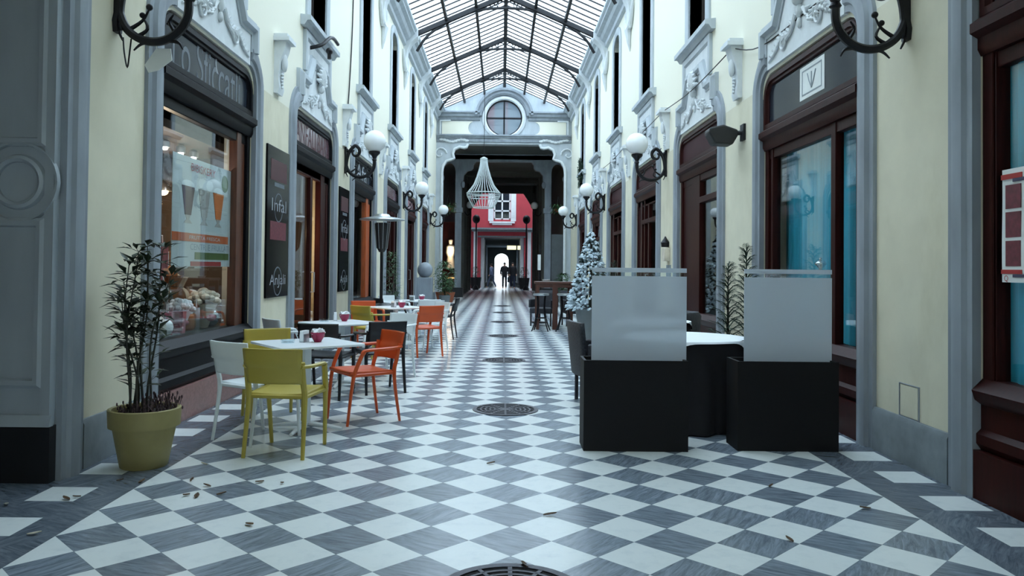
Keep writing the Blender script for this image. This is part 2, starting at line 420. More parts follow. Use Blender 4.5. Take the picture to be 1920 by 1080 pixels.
# ------------------------------------------------------------------ parenting in world coordinates
def setpar(o, parent):
    o.parent = parent
    p = parent; chain = []
    mt = Matrix.Translation(parent.location) @ Euler(parent.rotation_euler).to_matrix().to_4x4()
    o.matrix_parent_inverse = mt.inverted() if parent.parent is None else Matrix.Identity(4)
_build = MB.build
def build2(self, name, m, parent=None, **kw):
    o = _build(self, name, m, None, **kw)
    if parent: setpar(o, parent)
    return o
MB.build = build2
_text = text
def text(name, s, m, parent, mtx, **kw):
    o = _text(name, s, m, None, mtx, **kw)
    if parent: setpar(o, parent)
    return o

WD = 2.92
PITCH = 4.18
def CB(k): return 7.65+PITCH*k
def PR(k): return 5.56+PITCH*k          # piers
def wm(s, d=WD): return lambda a, b, h: (s*(d-h), a, b)
END = 33.4
WN = [0]
def wname():
    WN[0] += 1; return 'window_%d' % WN[0]
TN = [0]
def tname():
    TN[0] += 1; return 'trim_%d' % TN[0]

# ------------------------------------------------------------------ floor
struct(MB().box(-8, 8, -6, 130, -.3, 0).build('floor', 'floor', ang=0), 'polished floor of grey and white marble diamonds with grey side bands')

# ------------------------------------------------------------------ side walls with real openings
def opening(y0, y1, top=3.6, r=.28):
    return [(y0, 0), (y0, top-r)]+arc(y0+r, top-r, r, PI, PI/2, 6)[1:]+arc(y1-r, top-r, r, PI/2, 0, 6)+[(y1, 0)]
def fill_wall(name, outline, holes, mp, h0, h1, m, label):
    bm = bmesh.new()
    def loop(pts):
        vs = [bm.verts.new(mp(a, b, h0)) for a, b in pts]
        for i in range(len(vs)): bm.edges.new((vs[i], vs[(i+1) % len(vs)]))
    loop(outline)
    for h in holes: loop(h)
    bmesh.ops.triangle_fill(bm, edges=bm.edges[:], use_beauty=True)
    a = Vector(mp(0, 0, h0)); b = Vector(mp(0, 0, h1))
    r = bmesh.ops.extrude_face_region(bm, geom=bm.faces[:])
    bmesh.ops.translate(bm, verts=[g for g in r['geom'] if isinstance(g, bmesh.types.BMVert)], vec=b-a)
    bmesh.ops.recalc_face_normals(bm, faces=bm.faces)
    me = bpy.data.meshes.new(name); bm.to_mesh(me); bm.free()
    o = bpy.data.objects.new(name, me); COL.objects.link(o); me.materials.append(M[m])
    return struct(o, label)
NEAR = {-1: (2.4, 5.03), 1: (2.35, 4.86)}
def winhole(c): return [(c-.52, 4.95), (c+.52, 4.95), (c+.52, 7.2)]+[(c+.52*cos(t), 7.2+.28*sin(t)) for t in [PI*i/8 for i in range(1, 8)]]+[(c-.52, 7.2)]
for s in (-1, 1):
    out = [(-5.6, 0)]+opening(*NEAR[s])
    for k in range(6): out += opening(CB(k)-1.22, CB(k)+1.22)
    out += [(END, 0), (END, 8.2), (-5.6, 8.2)]
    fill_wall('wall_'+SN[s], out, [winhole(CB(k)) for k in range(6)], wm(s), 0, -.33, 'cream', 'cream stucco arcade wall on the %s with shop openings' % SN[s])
    # shop rooms behind, closed to the sky
    b = MB(lambda a, z, h, s=s: (s*a, z, h))
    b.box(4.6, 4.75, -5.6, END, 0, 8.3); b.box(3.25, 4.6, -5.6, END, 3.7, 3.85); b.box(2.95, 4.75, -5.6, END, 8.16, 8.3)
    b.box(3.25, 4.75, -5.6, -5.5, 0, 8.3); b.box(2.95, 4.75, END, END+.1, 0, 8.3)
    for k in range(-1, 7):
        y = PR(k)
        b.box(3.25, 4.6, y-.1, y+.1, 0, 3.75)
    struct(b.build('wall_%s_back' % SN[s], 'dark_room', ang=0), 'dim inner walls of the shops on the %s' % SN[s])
    # plinth
    b = MB(wm(s))
    ed = [-5.6, NEAR[s][0]-.28]; segs = [(-5.6, NEAR[s][0]-.28), (NEAR[s][1]+.27, CB(0)-1.49)]
    for k in range(6): segs.append((CB(k)+1.49, CB(k+1)-1.49 if k < 5 else END))
    mp = lambda a, z, h: (a, z, h)
    for a0, a1 in segs:
        b.prism([(0, 0), (.035, 0), (.035, .3), (.02, .335), (0, .335)], lambda h, z, a: (a, z, h), a0, a1)
    struct(b.build('baseboard_'+SN[s], 'plinth'), 'grey stone plinth along the foot of the %s wall' % SN[s])
    # cornice gutter
    b = MB(lambda d, z, y, s=s: (s*d, y, z))
    b.prism([(2.93, 7.7), (2.84, 7.74), (2.84, 7.86), (2.74, 7.92), (2.7, 8.02), (2.6, 8.06), (2.6, 8.12), (2.54, 8.16), (2.54, 8.24), (2.93, 8.24)], lambda a, z, h: (a, z, h), 4.4, END)
    struct(b.build(tname(), 'pale_stone'), 'moulded grey cornice under the glass roof on the %s' % SN[s])

JAMB = [(-.005, -.02), (-.005, .035), (.05, .035), (.07, .06), (.13, .07), (.18, .06), (.2, .03), (.265, .03), (.27, 0), (.27, -.02)]
HEADP = [(-.005, -.01), (-.005, .05), (.03, .05), (.05, .1), (.1, .1), (.13, .05), (.16, .05), (.165, -.01)]
for s in (-1, 1):
    mp = wm(s)
    # near opening: straight jamb on the far side
    r = struct(empty(tname(), (s*WD, NEAR[s][1], 0)), 'moulded grey stone jamb of the opening nearest the camera on the %s' % SN[s])
    path = [(NEAR[s][1], 0), (NEAR[s][1], 3.32)]+arc(NEAR[s][1]-.28, 3.32, .28, 0, PI/2, 6)[1:]+arc(NEAR[s][0]+.28, 3.32, .28, PI/2, PI, 6)+[(NEAR[s][0], 0)]
    MB().sweep(path, [(-o, h) for o, h in JAMB], mp).build('jamb', 'stone', r)
    for k in range(6):
        c = CB(k)
        r = struct(empty(tname(), (s*WD, c, 0)), '%s grey stone shop surround with crest on the %s wall' % (ORD[k], SN[s]))
        for q in (-1, 1):
            p = [(c+q*1.22, 0), (c+q*1.22, 3.4)]+arc(c+q*.98, 3.4, .24, 0 if q > 0 else PI, PI/2, 7)[1:]
            MB().sweep(p, [(-q*o, h) for o, h in JAMB], mp).build('jamb', 'stone', r)
            # stepped shoulder moulding
            p2 = [(c+q*.98, 3.78), (c+q*.98, 3.98), (c+q*.62, 3.98), (c+q*.5, 4.16), (c+q*.38, 4.34), (c+q*.1, 4.34)]
            MB().sweep(p2, [(-q*o, h) for o, h in HEADP], mp).build('crest_moulding', 'pale_stone', r)
        b = MB(mp and (lambda a, z, h, mp=mp: mp(a, z, h)))
        b.prism([(c-.97, 3.63), (c+.97, 3.63), (c+.97, 3.98), (c+.6, 3.98), (c+.36, 4.34), (c-.36, 4.34), (c-.6, 3.98), (c-.97, 3.98)], lambda a, z, h: (a, z, h), -.01, .035)
        tp = b.build('tympanum', 'white_stone', r)
        for q in (-1, 1):                     # leaf scrolls
            b = MB(mp)
            st = smoothp([(c+q*.1, 3.98, .05), (c+q*.25, 3.84, .05), (c+q*.5, 3.86, .05), (c+q*.68, 3.76, .05), (c+q*.9, 3.7, .045)], 5)
            b.tube(st, [.026-.0009*i for i in range(len(st))], 6)
            b.tube([(c+q*(.46+.1*(1-a/18)*cos(a*.6+2)), 3.8+.1*(1-a/18)*sin(a*.6+2), .05) for a in range(16)], .014, 6)
            for j in range(16):
                y, z, h = st[min(len(st)-1, 2+j)]; sg = 1 if j % 2 else -1; L = .1*(1-j/22)
                b.tube([(y, z, h), (y+q*L*.5, z+sg*L*.5, h+.012), (y+q*L*1.0, z+sg*L*.62, h-.005)], [.012, .02, .003], 6)
            b.build('leaf_relief', 'white_stone', r)
        b = MB(mp)                            # shell keystone
        for j in range(9):
            a = PI*(j+.5)/9
            b.tube([(c+.03*cos(a), 4.12+.03*sin(a), .05), (c+.1*cos(a), 4.14+.14*sin(a), .12), (c+.17*cos(a), 4.15+.25*sin(a), .1), (c+.2*cos(a), 4.16+.3*sin(a), .05)], [.018, .03, .038, .012], 6)
        b.ball((c, 4.1, .07), .06, .07, .06, 10, 8); b.ball((c, 3.98, .05), .045, .08, .04, 8, 6); b.ball((c, 3.86, .05), .03, .06, .03, 8, 6)
        b.build('shell_keystone', 'white_stone', r)
        # upper window
        w = struct(empty(wname(), (s*WD, c, 4.9)), '%s tall dark upper window above the shops on the %s wall' % (ORD[k], SN[s]))
        path = [(c-.52, 4.93), (c-.52, 7.2)]+[(c-.52*cos(t), 7.2+.28*sin(t)) for t in [PI*i/8 for i in range(1, 8)]]+[(c+.52, 7.2), (c+.52, 4.93)]
        MB().sweep(path, [(0, -.3), (0, .03), (.06, .05), (.14, .05), (.2, .03), (.2, -.02)], mp).build('casing', 'pale_stone', w)
        b = MB(mp)
        for y in (c-.5, c-.03, c+.44): b.box(y, y+.06, 4.95, 7.46 if abs(y-c) < .1 else 7.25, -.24, -.18)
        for z in (4.95, 6.7): b.box(c-.5, c+.5, z, z+.07, -.24, -.18)
        sa = b.build('sash', 'window_dark', w)
        MB(mp).box(c-.515, c+.515, 4.95, 7.46, -.26, -.23).build('pane', 'upper_glass', sa)
        MB(lambda a, z, h: (a, z, h)).prism([(-.02, 4.8), (.06, 4.8), (.1, 4.86), (.15, 4.86), (.15, 4.93), (-.02, 4.95)], lambda h, z, a, s=s: (s*(WD-h), a, z), c-.98, c+.98).build('sill', 'pale_stone', w)
        b = MB().sweep([(c-.82, 4.2), (c-.82, 4.78), (c+.82, 4.78), (c+.82, 4.2)], [(0, -.01), (0, .05), (-.09, .05), (-.12, .02), (-.12, -.01)], mp)
        b.build('apron_frame', 'pale_stone', w)
        MB(mp).box(c-.7, c+.7, 4.3, 4.66, -.01, .02).build('apron_panel', 'white_stone', w)
    # capitals under the trusses
    for k in range(7):
        y = PR(k)
        if y > END-1: continue
        r = struct(empty(tname(), (s*WD, y, 7)), '%s scrolled capital carrying a roof truss on the %s wall' % (ORD[k], SN[s]))
        prof = [(0, 7.0), (.05, 7.02), (.09, 7.15), (.07, 7.35), (.1, 7.6), (.2, 7.82), (.34, 7.95), (.4, 8.0), (.4, 8.26), (0, 8.26)]
        MB().prism(prof, lambda h, z, a, s=s: (s*(WD-h), a, z), y-.2, y+.2).build('console', 'white_stone', r)
        b = MB(mp)
        for q in (-1, 1):
            b.tube([(y+q*.16, 7.04, .05), (y+q*.3, 7.12, .05), (y+q*.42, 7.3, .05), (y+q*.5, 7.55, .04)], [.07, .06, .05, .03], 8)
        b.tube([(y-.24, 7.05, .06), (y+.24, 7.05, .06)], .06, 8)
        b.build('wing_moulding', 'white_stone', r)
        MB(mp).tube([(y, 7.0, .06), (y, 6.85, .05), (y, 6.7, .04), (y, 6.5, .02)], [.1, .07, .05, .01], 8).build('pendant', 'white_stone', r)

# scroll brackets on the piers
proto = {}
for s in (-1, 1):
    mp = wm(s)
    for k in range(1, 7):
        y = PR(k)
        lab = '%s pale stone scroll bracket on a pier of the %s wall' % (ORD[k-1], SN[s])
        if s not in proto:
            r = empty('wall_bracket', (s*WD, y, 3.55))
            prof = [(0, 3.56), (.05, 3.55), (.07, 3.62), (.055, 3.75), (.075, 3.95), (.13, 4.1), (.15, 4.2), (.15, 4.22), (0, 4.22)]
            MB().prism(prof, lambda h, z, a, s=s: (s*(WD-h), a, z), y-.11, y+.11).build('bracket_body', 'white_stone', r)
            b = MB(mp); b.box(y-.16, y+.16, 4.2, 4.25, 0, .2); b.box(y-.14, y+.14, 4.25, 4.29, 0, .17); b.build('cap', 'white_stone', r)
            b = MB(mp)
            b.ball((y, 3.95, .1), .06, .12, .04, 10, 8)
            for j in range(5): b.ball((y, 3.8-.04*j, .075), .04-.006*j, .02, .02, 8, 6)
            b.build('husk_drop', 'white_stone', r)
            proto[s] = r; tag(r, lab, 'wall bracket', 'scroll brackets on the %s wall' % SN[s])
        else:
            dup(proto[s], (s*WD, y, 3.55), label=lab)

# ------------------------------------------------------------------ roof
RE, RR, RX = 8.22, 9.36, 2.58
def rz(x): return RR-(RR-RE)*abs(x)/RX
ceil = struct(empty('ceiling', (0, 4.4, 8)), 'pitched glass roof over the arcade')
b = MB()
for q in (-1, 1):
    for j in range(7):
        y0 = PR(j) if j else 4.4; y1 = PR(j+1) if j < 6 else END
        b.add([(0, y0, RR+.05), (q*RX, y0, RE+.05), (q*RX, y1, RE+.05), (0, y1, RR+.05)], [(0, 1, 2, 3)])
b.build('glass_sheet', 'roof_glass', ceil, recalc=False, ang=0)
b = MB()
y = 4.6
while y < END:
    for q in (-1, 1): b.tube([(0, y, RR+.03), (q*RX, y, RE+.03)], .026, 4)
    y += .41
b.build('glazing_bar', 'truss', ceil)
for f in (-2/3, -1/3, 1/3, 2/3):
    x = RX*f; MB().box(x-.04, x+.04, 4.4, END, rz(x)-.1, rz(x)+.02).build('purlin', 'truss', ceil)
MB().box(-.06, .06, 4.4, END, RR-.16, RR+.05).build('ridge_beam', 'truss', ceil)
tr = empty('roof_truss', (0, PR(0), 8.2))
y = PR(0)
for q in (-1, 1):
    vs = []
    m = MB(); a = math.atan2(RR-RE, RX); ln = math.hypot(RX, RR-RE)
    mt = Matrix.Translation((q*RX/2, y, (RE+RR)/2-.1)) @ Matrix.Rotation(q*a, 4, 'Y')
    m.rbox(mt, ln, .13, .13); m.build('rafter', 'truss', tr)
    pts = smoothp([(q*2.56, y, 7.62), (q*2.3, y, 8.02), (q*1.9, y, 8.34), (q*1.4, y, 8.6), (q*.9, y, 8.8), (q*.45, y, 8.88), (0, y, 8.9)], 5)
    MB().tube(pts, .042, 6).build('curved_tie', 'truss', tr)
    m = MB()
    for j, x in enumerate((.15, .38, .6, .8)):
        rr = (rz(x)-.16-8.85)/2*.8
        if rr < .03: rr = .035
        m.tube([(q*x+rr*cos(t), y, 8.88+rr+rr*sin(t)) for t in [2*PI*i/14 for i in range(12)]], .018, 5)
        m.tube([(q*(x+.1), y, 8.86), (q*(x+.06), y, 8.92+rr), (q*(x+.12), y, rz(x)-.14)], .012, 5)
    m.build('scrollwork', 'truss', tr)
tag(tr, 'nearest dark iron roof truss under the glass', 'roof truss', 'iron roof trusses')
for k in range(1, 7):
    dup(tr, (0, PR(k), 8.2), label='%s dark iron roof truss with curved tie, counted from the camera' % ORD[k])
# front hall roof over the camera
b = MB(); b.box(-4.75, 4.75, -5.6, VEST, 4.9, 5.1); b.box(-4.75, 4.75, VEST-.2, VEST, 5.0, 9.6)
struct(b.build('ceiling_front', 'cream', ang=0), 'plain ceiling over the entrance bay')
b = MB(); b.box(-4.75, -ENT, -5.8, -5.6, 0, 5.1); b.box(ENT, 4.75, -5.8, -5.6, 0, 5.1); b.box(-ENT, ENT, -5.8, -5.6, 3.6, 5.1)  # doorway cut to let daylight reach the gate and near piers
struct(b.build('wall_front', 'cream', ang=0), 'unseen entrance wall behind the camera, opening added to light the near end')

# ------------------------------------------------------------------ end portal
we = lambda a, z, h: (a, END-h, z)
curl = [(-2.65, 5.5), (-2.62, 5.75), (-2.48, 5.98), (-2.26, 6.05), (-2.14, 6.1), (-2.2, 6.3), (-2.12, 6.5), (-1.92, 6.6), (-1.72, 6.56), (-1.6, 6.6), (-1.55, 6.73)]
out = [(-2.92, 0), (-2.65, 0)]+curl+[(-x, z) for x, z in reversed(curl)]+[(2.65, 0), (2.92, 0), (2.92, 8.2), (2.6, 8.25), (0, RR+.04), (-2.6, 8.25), (-2.92, 8.2)]
OZ = 7.86
fill_wall('wall_end', out, [[(.8*cos(2*PI*i/32), OZ+.8*sin(2*PI*i/32)) for i in range(32)]], we, 0, -.5, 'pale_stone', 'pale stone end wall of the arcade with round window over a scrolled opening')
r = struct(empty(tname(), (0, END, 7)), 'mouldings and frieze of the end wall')
ring = lambda r0, r1, hh: MB().lathe([(r0, .02), (r0, -hh*.6), (r0+(r1-r0)*.3, -hh), (r0+(r1-r0)*.6, -hh*.8), (r1, -hh*.5), (r1, .02)], (0, END, OZ), 40, axis='y')
ring(.78, .94, .12).build('round_moulding', 'white_stone', r)
MB().lathe([(.98, .0), (.98, -.12), (1.04, -.2), (1.12, -.2), (1.17, -.3), (1.26, -.3), (1.28, 0)], (0, END, OZ), 32, a0=.08, a1=PI-.08, axis='y').build('arched_hood', 'stone', r)
for q in (-1, 1):
    MB().prism([(0, 7.74), (.08, 7.76), (.1, 7.86), (.2, 7.9), (.22, 8.0), (.3, 8.04), (.3, 8.1), (0, 8.12)], lambda h, z, a: (a, END-h, z), q*1.05, q*2.9).build('cornice', 'stone', r)
    x0, x1 = q*1.35, q*2.68
    pl = [(x0, 7.14)]+[(x0+q*.16*sin(t)*1.2, 7.42+.26*-cos(t)) for t in [PI*i/8 for i in range(9)]]+[(x0+q*.05, 7.7), (x1, 7.7), (x1, 7.14)]
    MB(we).prism(pl, lambda a, z, h: (a, z, h), -.02, .03).build('frieze_panel', 'cream', r)
    MB(we).sweep([(q*2.75, 7.1), (q*2.75, 7.72), (q*2.3, 7.73)], [(-.03, 0), (-.03, .08), (.03, .08), (.03, 0)], lambda a, z, h: (a, z, h)).build('frieze_border', 'white_stone', r)
    b = MB(we)
    for j in range(10):
        t = j/9; b.ball((q*(1.6+1.1*t), 6.86+.05*sin(8*t), .05), .1, .06, .05, 8, 6)
    b.tube([(q*(2.75-.3*(1-a/16)*cos(a*.5)), 6.3+.3*(1-a/16)*sin(a*.5), .05) for a in range(14)], .03, 6)
    b.build('scroll_relief', 'white_stone', r)
    MB(we).tube([(q*x, z, .04) for x, z in [(2.65, 0)]+[(-a, c2) for a, c2 in curl]], .06, 8).build('arch_moulding', 'white_stone', r)
MB().prism([(0, 6.8), (.06, 6.82), (.06, 6.96), (.12, 6.98), (.14, 7.04), (.2, 7.06), (.2, 7.12), (0, 7.14)], lambda h, z, a: (a, END-h, z), -2.9, 2.9).build('entablature', 'stone', r)
ow = struct(empty(wname(), (0, END, OZ)), 'round window with dark cross bars in the end wall')
M['oculus'] = glass_mat('oculus_glass', (.34, .4, .43, 1), frost=.16)
MB().lathe([(0, .12), (.78, .12), (.78, .16), (0, .16)], (0, END, OZ), 32, axis='y').build('pane', 'oculus', ow)
b = MB(); b.lathe([(.73, .03), (.8, .03), (.8, .12), (.73, .12)], (0, END, OZ), 32, axis='y'); b.box(-.035, .035, END+.03, END+.11, OZ-.78, OZ+.78); b.box(-.78, .78, END+.03, END+.11, OZ-.035, OZ+.035)
b.build('glazing_frame', 'iron', ow)

# second screen with columns
Y2 = 36.5
w2 = lambda a, z, h: (a, Y2-h, z)
c2 = [(-1.88, 5.5), (-1.86, 5.75), (-1.7, 5.95), (-1.5, 6.0), (-1.42, 6.1), (-1.42, 6.25), (-1.3, 6.4)]
s2 = lambda q: [(q*2.86, 0), (q*2.86, 5.7)]+[(q*(2.56+.3*cos(t)), 5.9+.42*sin(t)) for t in [PI*i/8 for i in range(9)]]+[(q*2.26, 5.7), (q*2.26, 0)]
out = [(-2.95, 0)]+s2(-1)+[(-1.96, 0), (-1.96, 5.4)]+c2+[(-x, z) for x, z in reversed(c2)]+[(1.96, 5.4), (1.96, 0)]+list(reversed(s2(1)))+[(2.95, 0), (2.95, 7.2), (-2.95, 7.2)]
fill_wall('wall_screen', out, [], w2, 0, -.3, 'stone', 'inner stone screen of columns and arches beyond the end wall')
r = struct(empty(tname(), (0, Y2, 0)), 'column capitals and bases of the inner screen')
for q in (-1, 1):
    MB().box(q*1.9, q*2.32, Y2-.08, Y2+.38, 4.0, 4.22).build('capital', 'stone', r)
    MB().box(q*1.86, q*2.36, Y2-.12, Y2+.42, 0, .45).build('column_base', 'black_base', r)
    b = MB(); b.ball((q*1.9, Y2-.03, 5.3), .1, .06, .16, 8, 6); b.ball((q*2.86, Y2-.03, 5.6), .09, .06, .14, 8, 6); b.build('corbel_knob', 'stone', r)
# link bay + dark hall
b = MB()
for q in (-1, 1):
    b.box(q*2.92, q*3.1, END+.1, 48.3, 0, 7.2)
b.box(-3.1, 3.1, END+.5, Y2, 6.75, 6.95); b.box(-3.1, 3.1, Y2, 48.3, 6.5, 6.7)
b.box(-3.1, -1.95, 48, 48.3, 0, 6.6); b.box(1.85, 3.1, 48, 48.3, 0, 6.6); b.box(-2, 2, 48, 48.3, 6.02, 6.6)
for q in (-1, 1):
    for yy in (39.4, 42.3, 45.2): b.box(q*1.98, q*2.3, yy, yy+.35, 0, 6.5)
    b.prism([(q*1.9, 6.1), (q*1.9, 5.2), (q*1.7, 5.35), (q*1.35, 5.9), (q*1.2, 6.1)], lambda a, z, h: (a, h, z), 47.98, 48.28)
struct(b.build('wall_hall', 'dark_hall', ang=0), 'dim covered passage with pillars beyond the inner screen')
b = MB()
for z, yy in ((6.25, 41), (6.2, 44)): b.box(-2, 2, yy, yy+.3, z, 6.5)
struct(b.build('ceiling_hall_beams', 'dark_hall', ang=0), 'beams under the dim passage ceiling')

# red house across the court
YF = 54
out = [(-7, 0), (-1.5, 0), (-1.5, 3.5), (1.52, 3.5), (1.52, 0), (7, 0), (7, 13), (-7, 13)]
wx0, wx1 = -.62, .55
hole = [(wx0, 4.75), (wx1, 4.75), (wx1, 7.0), (wx0, 7.0)]
fill_wall('wall_court', out, [hole], lambda a, z, h: (a, YF-h, z), 0, -.4, 'red_facade', 'red stuccoed house front across the court')
w = struct(empty(wname(), (0, YF, 4.7)), 'white framed sash window with open shutters in the red house front')
b = MB(lambda a, z, h: (a, YF-h, z))
for x in (wx0, (wx0+wx1)/2-.05, wx1-.1): b.box(x, x+.1, 4.75, 7.0, -.2, -.08)
for z in (4.75, 5.32, 6.0, 6.9): b.box(wx0, wx1, z, z+.1, -.2, -.08)
b.build('sash', 'white_paint', w)
MB(lambda a, z, h: (a, YF-h, z)).box(wx0, wx1, 4.75, 7.0, -.26, -.22).build('pane', 'upper_glass', w)
for x0, x1 in ((wx0-.38, wx0-.02), (wx1+.02, wx1+.38)):
    b = MB(lambda a, z, h: (a, YF-h, z)); b.box(x0, x1, 4.65, 7.05, 0, .05)
    for j in range(16): b.box(x0+.05, x1-.05, 4.75+.14*j, 4.83+.14*j, .05, .065)
    b.build('shutter', 'white_paint', w)
b = MB(lambda a, z, h: (a, YF-h, z)); b.box(wx0-.3, wx1+.3, 4.5, 4.62, 0, .15); b.box(wx0-.1, wx1+.1, 4.38, 4.5, 0, .08); b.build('sill', 'white_paint', w)
b = MB(); b.box(-4.2, -3.8, 48.3, YF, 0, 13); b.box(3.8, 4.2, 48.3, YF, 0, 13); b.box(-4.2, 4.2, 47.9, 48.3, 6.6, 8.8)  # added out of view to cut sky light on the red front
struct(b.build('wall_court_sky_block', 'building_grey', ang=0), 'unseen grey court walls added to narrow the sky above the red front')
r = struct(empty(tname(), (0, YF, 3.5)), 'ledge and pilasters around the passage in the red house front')
b = MB(lambda a, z, h: (a, YF-h, z)); b.box(-2.3, 2.3, 4.02, 4.14, 0, .9); b.box(-2.1, 2.1, 3.9, 4.02, 0, .6); b.box(-1.7, 1.7, 3.5, 3.62, 0, .1); b.build('ledge', 'plinth', r)
for q in (-1, 1):
    MB(lambda a, z, h: (a, YF-h, z)).box(q*1.75, q*2.0, 0, 3.9, 0, .12).build('pilaster', 'white_paint', r)
b = MB()
for q in (-1, 1): b.box(q*1.5, q*1.7, YF+.4, 80, 0, 3.6)
b.box(-1.7, 1.7, YF+.4, 80, 3.5, 3.7)
struct(b.build('wall_passage', 'building_grey', ang=0), 'walls and ceiling of the passage through the red house')
b = MB()
for q in (-1, 1):
    for yy in (54.6, 58): b.box(q*1.28, q*1.5, yy, yy+.5, 0, 3.5)
struct(b.build('trim_passage_pilasters', 'white_paint', ang=0), 'pale pilasters inside the passage')
out = [(-1.7, 0), (-.75, 0), (-.75, 2.2)]+[(-.04-.71*cos(t), 2.2+.66*sin(t)) for t in [PI*i/10 for i in range(1, 10)]]+[(.67, 2.2), (.67, 0), (1.7, 0), (1.7, 3.7), (-1.7, 3.7)]
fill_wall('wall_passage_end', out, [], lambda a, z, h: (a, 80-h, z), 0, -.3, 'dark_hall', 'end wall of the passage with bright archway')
struct(MB().box(.2, 1.5, 40, 44, 7, 11.0).box(-.5, .1, 41, 44, 7, 10.9).build('wall_neighbour', 'building_grey', ang=0), 'grey building seen through the glass above the end wall')

# ------------------------------------------------------------------ left gate leaf
gy = 4.98
g = empty('gate_leaf', (-3.3, gy, 0))
tag(g, 'grey panelled gate leaf with ring motif and black foot beside the bamboo pot', 'gate')
gm = lambda a, z, h: (a, gy-h, z)
XL, XR = -4.05, -2.93
MB(gm).box(XL, XR, .3, 4.2, -.06, 0).build('leaf_board', 'grey_paint', g)
b = MB(gm); b.box(XL, XR+.01, 0, .36, -.07, .03); b.build('kick_base', 'black_base', g)
MB(gm).prism([(0, .36), (.05, .36), (.04, .4), (.02, .43), (0, .43)], lambda h, z, a: (a, z, h), XL, XR+.015).build('base_moulding', 'grey_paint', g)

RC = (-3.163, 1.918)
pf = [(-.02, 0), (-.02, .02), (.0, .035), (.03, .03), (.04, 0)]
xa, xb = RC[0]-.5, -3.007
for z0, z1 in ((.62, RC[1]-.25), (RC[1]+.25, 3.9)):
    MB().sweep([(xa, z0), (xb, z0), (xb, z1), (xa, z1)], pf, gm, closed=True).build('panel_moulding', 'grey_paint', g)
b = MB()
b.lathe([(.13, .0), (.13, -.025), (.15, -.04), (.17, -.03), (.18, 0)], (RC[0], gy, RC[1]), 32, axis='y')
b.lathe([(.24, .0), (.245, -.03), (.26, -.03), (.265, 0)], (RC[0], gy, RC[1]), 32, axis='y')
b.build('ring_motif', 'grey_paint', g)
MB(gm).box(XR-.06, XR, .43, 4.2, 0, .02).build('edge_bead', 'grey_paint', g)
struct(MB().box(-4.75, -2.95, 5.05, 5.25, 0, 5).build('wall_left_return', 'cream', ang=0), 'return wall behind the gate leaf')
